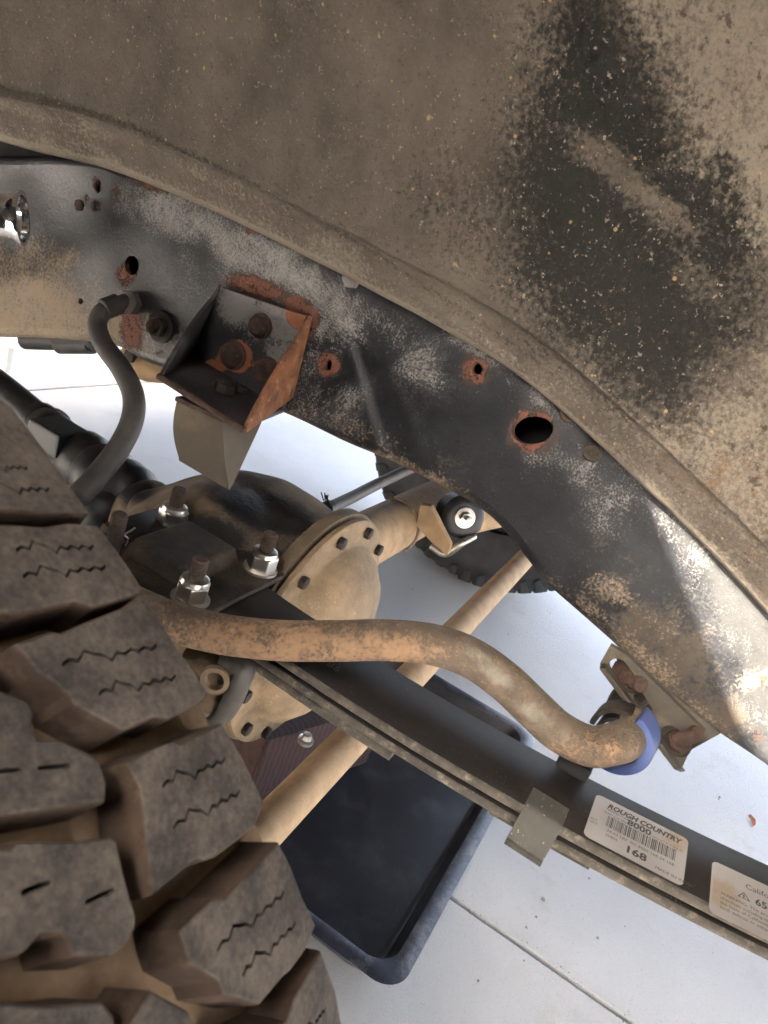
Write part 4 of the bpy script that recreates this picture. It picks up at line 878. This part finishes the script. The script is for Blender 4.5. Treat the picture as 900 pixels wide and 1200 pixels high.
# ------------------------------------------------------------------ tyres
class Wheel:
    def __init__(s, cen, az, R): s.c = np.array(cen, float); s.n = np.array([math.cos(az), math.sin(az), 0]); s.u = np.array([-math.sin(az), math.cos(az), 0]); s.R = R
    def pt(s, th, w, h=0.): r = s.R+h; q = s.c+s.n*w-s.u*r*math.cos(th)+np.array([0, 0, r*math.sin(th)]); return q
WN = Wheel(np.array([math.cos(R_(10)), math.sin(R_(10)), 0])*.22+np.array([-math.sin(R_(10)), math.cos(R_(10)), 0])*.31+np.array([0, 0, .355]), R_(10), .37)
def lug(W_, poly, parent, h, mats, sipes=(), step=.006, name='tread_lug', inset=.001, flare=.0015, drop=.0, cyl=True):
    """poly in (degrees round the tyre, metres across): a tread block with a rounded top edge, sipe slots and flared walls"""
    R = W_.R; o = [(R_(a)*R, w) for a, w in poly]
    P = []
    for i in range(len(o)):                        # dense outline
        a, b = np.array(o[i]), np.array(o[(i+1) % len(o)]); n = max(1, int(np.linalg.norm(b-a)/.006))
        for k in range(n): P.append(tuple(a+(b-a)*k/n))
    i1 = [tuple(p) for p in offset(P, inset)]; i2 = [tuple(p) for p in offset(P, inset*.35)]; i3 = [tuple(p) for p in offset(P, -flare)]
    v2, tri, oid, hid = cdt(i1, sipes, step)
    crown = lambda w: -1.1*max(0, abs(w+.125)-.075)**2
    f = lambda s, w, hh: W_.pt(s/R, w, hh+crown(w))
    V = [f(a, b, 0) for a, b in v2]; Fc = [tuple(t) for t in tri]; mi = [0]*len(tri); prev = oid; n = len(oid)
    for ring, hh, m_ in ((i2, -.0004, 0), (P, -.0012, 1), (i3, -h, 1)):
        b = len(V); V += [f(p[0], p[1], hh) for p in ring]; cur = list(range(b, b+n))
        Fc += [(prev[i], prev[(i+1) % n], cur[(i+1) % n], cur[i]) for i in range(n)]; mi += [m_]*n; prev = cur
    for hh in hid:
        b = len(V); V += [f(v2[i][0], v2[i][1], -.005) for i in hh]; k = len(hh)
        Fc += [(hh[i], hh[(i+1) % k], b+(i+1) % k, b+i) for i in range(k)]+[tuple(range(b, b+k))]; mi += [0]*(k+1)
    o_ = mesh(name, V, Fc, mats, parent, mi=mi, angle=28)
    o_.data.polygons.foreach_set('use_smooth', np.array([m_ == 0 for m_ in mi]))
    return o_
def zig(R, th0, w0, th1, w1, n, amp, wd, j=0):
    """zigzag sipe: a narrow slot outline between two points on the tread"""
    A = np.array([R_(th0)*R, w0]); B = np.array([R_(th1)*R, w1]); d = (B-A)/np.linalg.norm(B-A); nn_ = np.array([-d[1], d[0]]); up = []; dn = []
    for k in range(n+1):
        t = k/n; p = A+(B-A)*t
        o = amp*(.5 if k % 2 else -.5)
        if t < .3: o = amp*(-1.2+t*1.5)
        elif t < .42: o = amp*(1.4-(t-.3)*9)
        p = p+nn_*o; up.append(tuple(p+nn_*wd/2)); dn.append(tuple(p-nn_*wd/2))
    return up+dn[::-1]
def carcass(W_, parent, mats, w0=-.26, w1=-.004, depth=.014, seg=160):
    R = W_.R; V = []; Fc = []; mi = []
    prof = [(w1+.012, R-.17), (w1+.026, R-.145), (w1+.03, R-.10), (w1+.022, R-.055), (w1+.010, R-.028), (w1, R-depth-.004), (w1-.02, R-depth)]
    wm = (w0+w1)/2; pr = prof+[(wm*2-w, r) for w, r in prof[::-1]]
    for w, r in pr:
        for k in range(seg):
            p = W_.pt(2*math.pi*k/seg, w, r-R); V.append(p)
    for i in range(len(pr)-1):
        for k in range(seg): Fc.append((i*seg+k, i*seg+(k+1) % seg, (i+1)*seg+(k+1) % seg, (i+1)*seg+k)); mi.append(0 if i in (5, 6, 7) else 1)
    V = np.array(V); V[:, 2] = np.maximum(V[:, 2], .001)
    return mesh('carcass', V, Fc, mats, parent, mi=mi, angle=60)
nt_ = thing('tyre', 'large dusty brown off-road tyre with chunky tread filling the lower left corner', 'tyre', WN.c*[1, 1, 0])
carcass(WN, nt_, ['carcass', 'lug'], depth=.016)
def tread(px, py, R=None):                         # sight line onto the tread: (arc length round the tyre, metres across)
    W_ = WN; R = R or W_.R; d = ray(px, py)/F; q0 = C0-W_.c; a0, a1 = q0@W_.u, q0[2]; d0, d1 = d@W_.u, d[2]
    A = d0*d0+d1*d1; B = 2*(a0*d0+a1*d1); Cc = a0*a0+a1*a1-R*R; D = max(0, B*B-4*A*Cc); t = (-B-math.sqrt(D))/(2*A)
    q = q0+d*t; return (math.atan2(q[2], -(q@W_.u))*R, q@W_.n)
def sipe(a, b, n=13, amp=.0013, wd=.0012, wave=True):
    A, B = np.array(tread(*a)), np.array(tread(*b)); d = (B-A)/np.linalg.norm(B-A); nn_ = np.array([-d[1], d[0]])
    if nn_[0] < 0: nn_ = -nn_
    up = []; dn = []
    for k in range(n+1):
        t = k/n; o = amp*(.5 if k % 2 else -.5)*(1 if wave else .2)
        if wave: o += .0022*(math.exp(-((t-.27)/.09)**2)-.6*math.exp(-((t-.45)/.08)**2))
        p = A+(B-A)*t+nn_*o; up.append(tuple(p+nn_*wd/2)); dn.append(tuple(p-nn_*wd/2))
    return up+dn[::-1]
def lugpx(poly, sipes):
    P = [tread(*p) for p in poly]; P = [(math.degrees(a/WN.R), w) for a, w in P]
    lug(WN, P, nt_, .016, ['lug', 'lugside'], [sipe(*q) for q in sipes], .005)
lugpx([(-25, 440), (18, 472), (60, 528), (92, 575), (108, 599), (60, 600), (25, 597), (-40, 596), (-45, 520)], [((-22, 546), (34, 547)), ((-15, 573), (60, 572))])
lugpx([(118, 613), (150, 655), (172, 690), (160, 697), (110, 712), (88, 705), (60, 711), (20, 719), (-14, 716), (-24, 690), (-40, 655), (-42, 616), (0, 613), (50, 616), (80, 611)], [((18, 643), (112, 640)), ((26, 674), (126, 664))])
lugpx([(17, 755), (60, 739), (72, 741), (95, 731), (150, 709), (170, 701), (183, 713), (212, 758), (247, 809), (238, 822), (215, 835), (198, 843), (180, 841), (145, 857), (110, 839), (86, 825), (80, 812), (45, 788)], [((72, 777), (186, 757)), ((115, 812), (208, 793))])
lugpx([(148, 893), (190, 872), (205, 868), (212, 871), (264, 846), (290, 890), (313, 940), (302, 967), (255, 1004), (240, 1009), (231, 1007), (180, 1049), (175, 1020), (171, 985), (164, 925)], [((190, 920), (266, 890)), ((203, 968), (283, 928))])
lugpx([(210, 1090), (249, 1053), (264, 1053), (285, 1030), (330, 986), (345, 1015), (358, 1050), (374, 1084), (365, 1108), (341, 1139), (332, 1146), (305, 1178), (262, 1166), (256, 1150), (223, 1129), (215, 1106)], [((254, 1112), (335, 1046)), ((284, 1141), (348, 1083))])
lugpx([(380, 1114), (398, 1160), (405, 1200), (409, 1245), (370, 1275), (310, 1268), (285, 1225), (336, 1196), (346, 1168)], [((355, 1215), (384, 1182))])
lugpx([(-60, 815), (0, 808), (34, 822), (42, 838), (38, 853), (46, 866), (70, 865), (100, 880), (117, 891), (126, 916), (124, 940), (60, 949), (0, 957), (-60, 966), (-75, 890)], [((-10, 904), (26, 902), 2, .001, .0013, False), ((44, 900), (83, 897), 2, .001, .0013, False)])
lugpx([(-55, 996), (0, 992), (14, 994), (20, 985), (95, 985), (130, 980), (138, 986), (148, 1030), (161, 1076), (158, 1092), (146, 1110), (130, 1121), (85, 1121), (80, 1101), (74, 1094), (48, 1094), (36, 1110), (25, 1119), (-50, 1127), (-70, 1060)], [((25, 1046), (61, 1033), 2, .001, .0013, False), ((100, 1057), (134, 1043), 2, .001, .0013, False)])
lugpx([(-60, 1175), (-10, 1172), (50, 1178), (120, 1172), (134, 1190), (142, 1225), (120, 1285), (-40, 1290)], [])
lugpx([(178, 1160), (222, 1184), (229, 1203), (232, 1250), (200, 1290), (160, 1280), (148, 1235), (152, 1200)], [])
lugpx([(-60, 690), (-42, 760), (-20, 775), (-4, 790), (-60, 802), (-130, 800), (-130, 700)], [])
# second half of the centre pair and outer shoulder, and the rest of the way round
def generic(W_, parent, mats, rows, ths, h, step=0, sip=True):
    base = None
    for w0, w1, sh, ph in rows:
        base = None
        for th in ths:
            t = th+ph
            if base is None:
                base = lug(W_, [(t+2.6+sh, w0), (t+2.3+sh*.4, (w0+w1)/2), (t+2.8-sh, w1), (t-1.6-sh, w1-.004), (t-2.7-sh, w1+.004), (t-2.4, (w0+w1)/2), (t-2.7+sh, w0)], parent, h, mats, (), step); t0 = t
            else:
                o = bpy.data.objects.new('tread_lug', base.data); COL.objects.link(o); o.parent = parent
                ang = -R_(t-t0); ax_ = Vector(W_.n); rot = Matrix.Rotation(ang, 4, ax_)   # turn about the hub
                pc_ = Vector(W_.c)-parent.location; o.matrix_local = Matrix.Translation(pc_) @ rot @ Matrix.Translation(-pc_)
        
generic(WN, nt_, ['lug', 'lugside'], [(-.135, -.178, -.6, 0), (-.19, -.248, .8, 3.2)], [10+6.9*k for k in range(12)], .012)
generic(WN, nt_, ['lug', 'lugside'], [(-.014, -.072, .8, 3.2), (-.085, -.128, -.6, 0)], [75+6.9*k for k in range(6)], .012)
V, Fc = lathe([(.2, -.2), (.205, -.03), (.19, -.02), (.1, -.04), (.02, -.04)], WN.c, WN.n, 48); mesh('rim', V, Fc, 'body', nt_)

WF = Wheel((1.77, .36, .37), R_(10), .37)
ft = thing('tyre', 'black off-road tyre far behind the axle, partly hidden by the frame', 'tyre', (1.77, .36, 0))
def carcass_far():
    R = WF.R; V = []; Fc = []; seg = 120
    pr = [(-.0, R-.16), (-.02, R-.13), (-.026, R-.09), (-.018, R-.05), (-.004, R-.024), (.006, R-.012), (.03, R-.010), (.25, R-.010), (.27, R-.012), (.29, R-.05), (.3, R-.1), (.28, R-.16)]
    for w, r in pr:
        for k in range(seg): V.append(WF.pt(2*math.pi*k/seg, w, r-R))
    for i in range(len(pr)-1):
        for k in range(seg): Fc.append((i*seg+k, i*seg+(k+1) % seg, (i+1)*seg+(k+1) % seg, (i+1)*seg+k))
    V = np.array(V); V[:, 2] = np.maximum(V[:, 2], .001); mesh('carcass', V, Fc, 'farrub', ft, angle=60)
carcass_far()
WF.c = WF.c+WF.n*.27                                # rows run back from the far shoulder
base = None
for r_, (w0, w1, sh, ph) in enumerate(((-.205, -.265, .7, 0), (-.15, -.195, -.7, 3.), (-.085, -.138, .7, 0))):
    generic(WF, ft, ['farrub', 'farrub'], [(w0, w1, sh, ph)], [-88+6.3*k for k in range(30)], .011)
# ribs on the inner sidewall
base = None
for k in range(57):
    t = R_(6.3*k)
    if base is None:
        c = WF.c; P = [WF.pt(t+a, -.268-w, -h) for a, w, h in ((-.03, .0, .012), (.03, .0, .012), (.022, .020, .05), (-.028, .020, .045))]
        V, Fc = prism(P, -WF.n*.005, .0015); base = mesh('side_lug', V, Fc, 'farrub', ft)
    else:
        o = bpy.data.objects.new('side_lug', base.data); COL.objects.link(o); o.parent = ft
        pc_ = Vector(WF.c)-ft.location; o.matrix_local = Matrix.Translation(pc_) @ Matrix.Rotation(t, 4, Vector(WF.n)) @ Matrix.Translation(-pc_)
V, Fc = lathe([(.215, -.24), (.2, -.2), (.08, -.18), (.02, -.18)], WF.c, WF.n, 40); mesh('rim', V, Fc, 'body', ft)
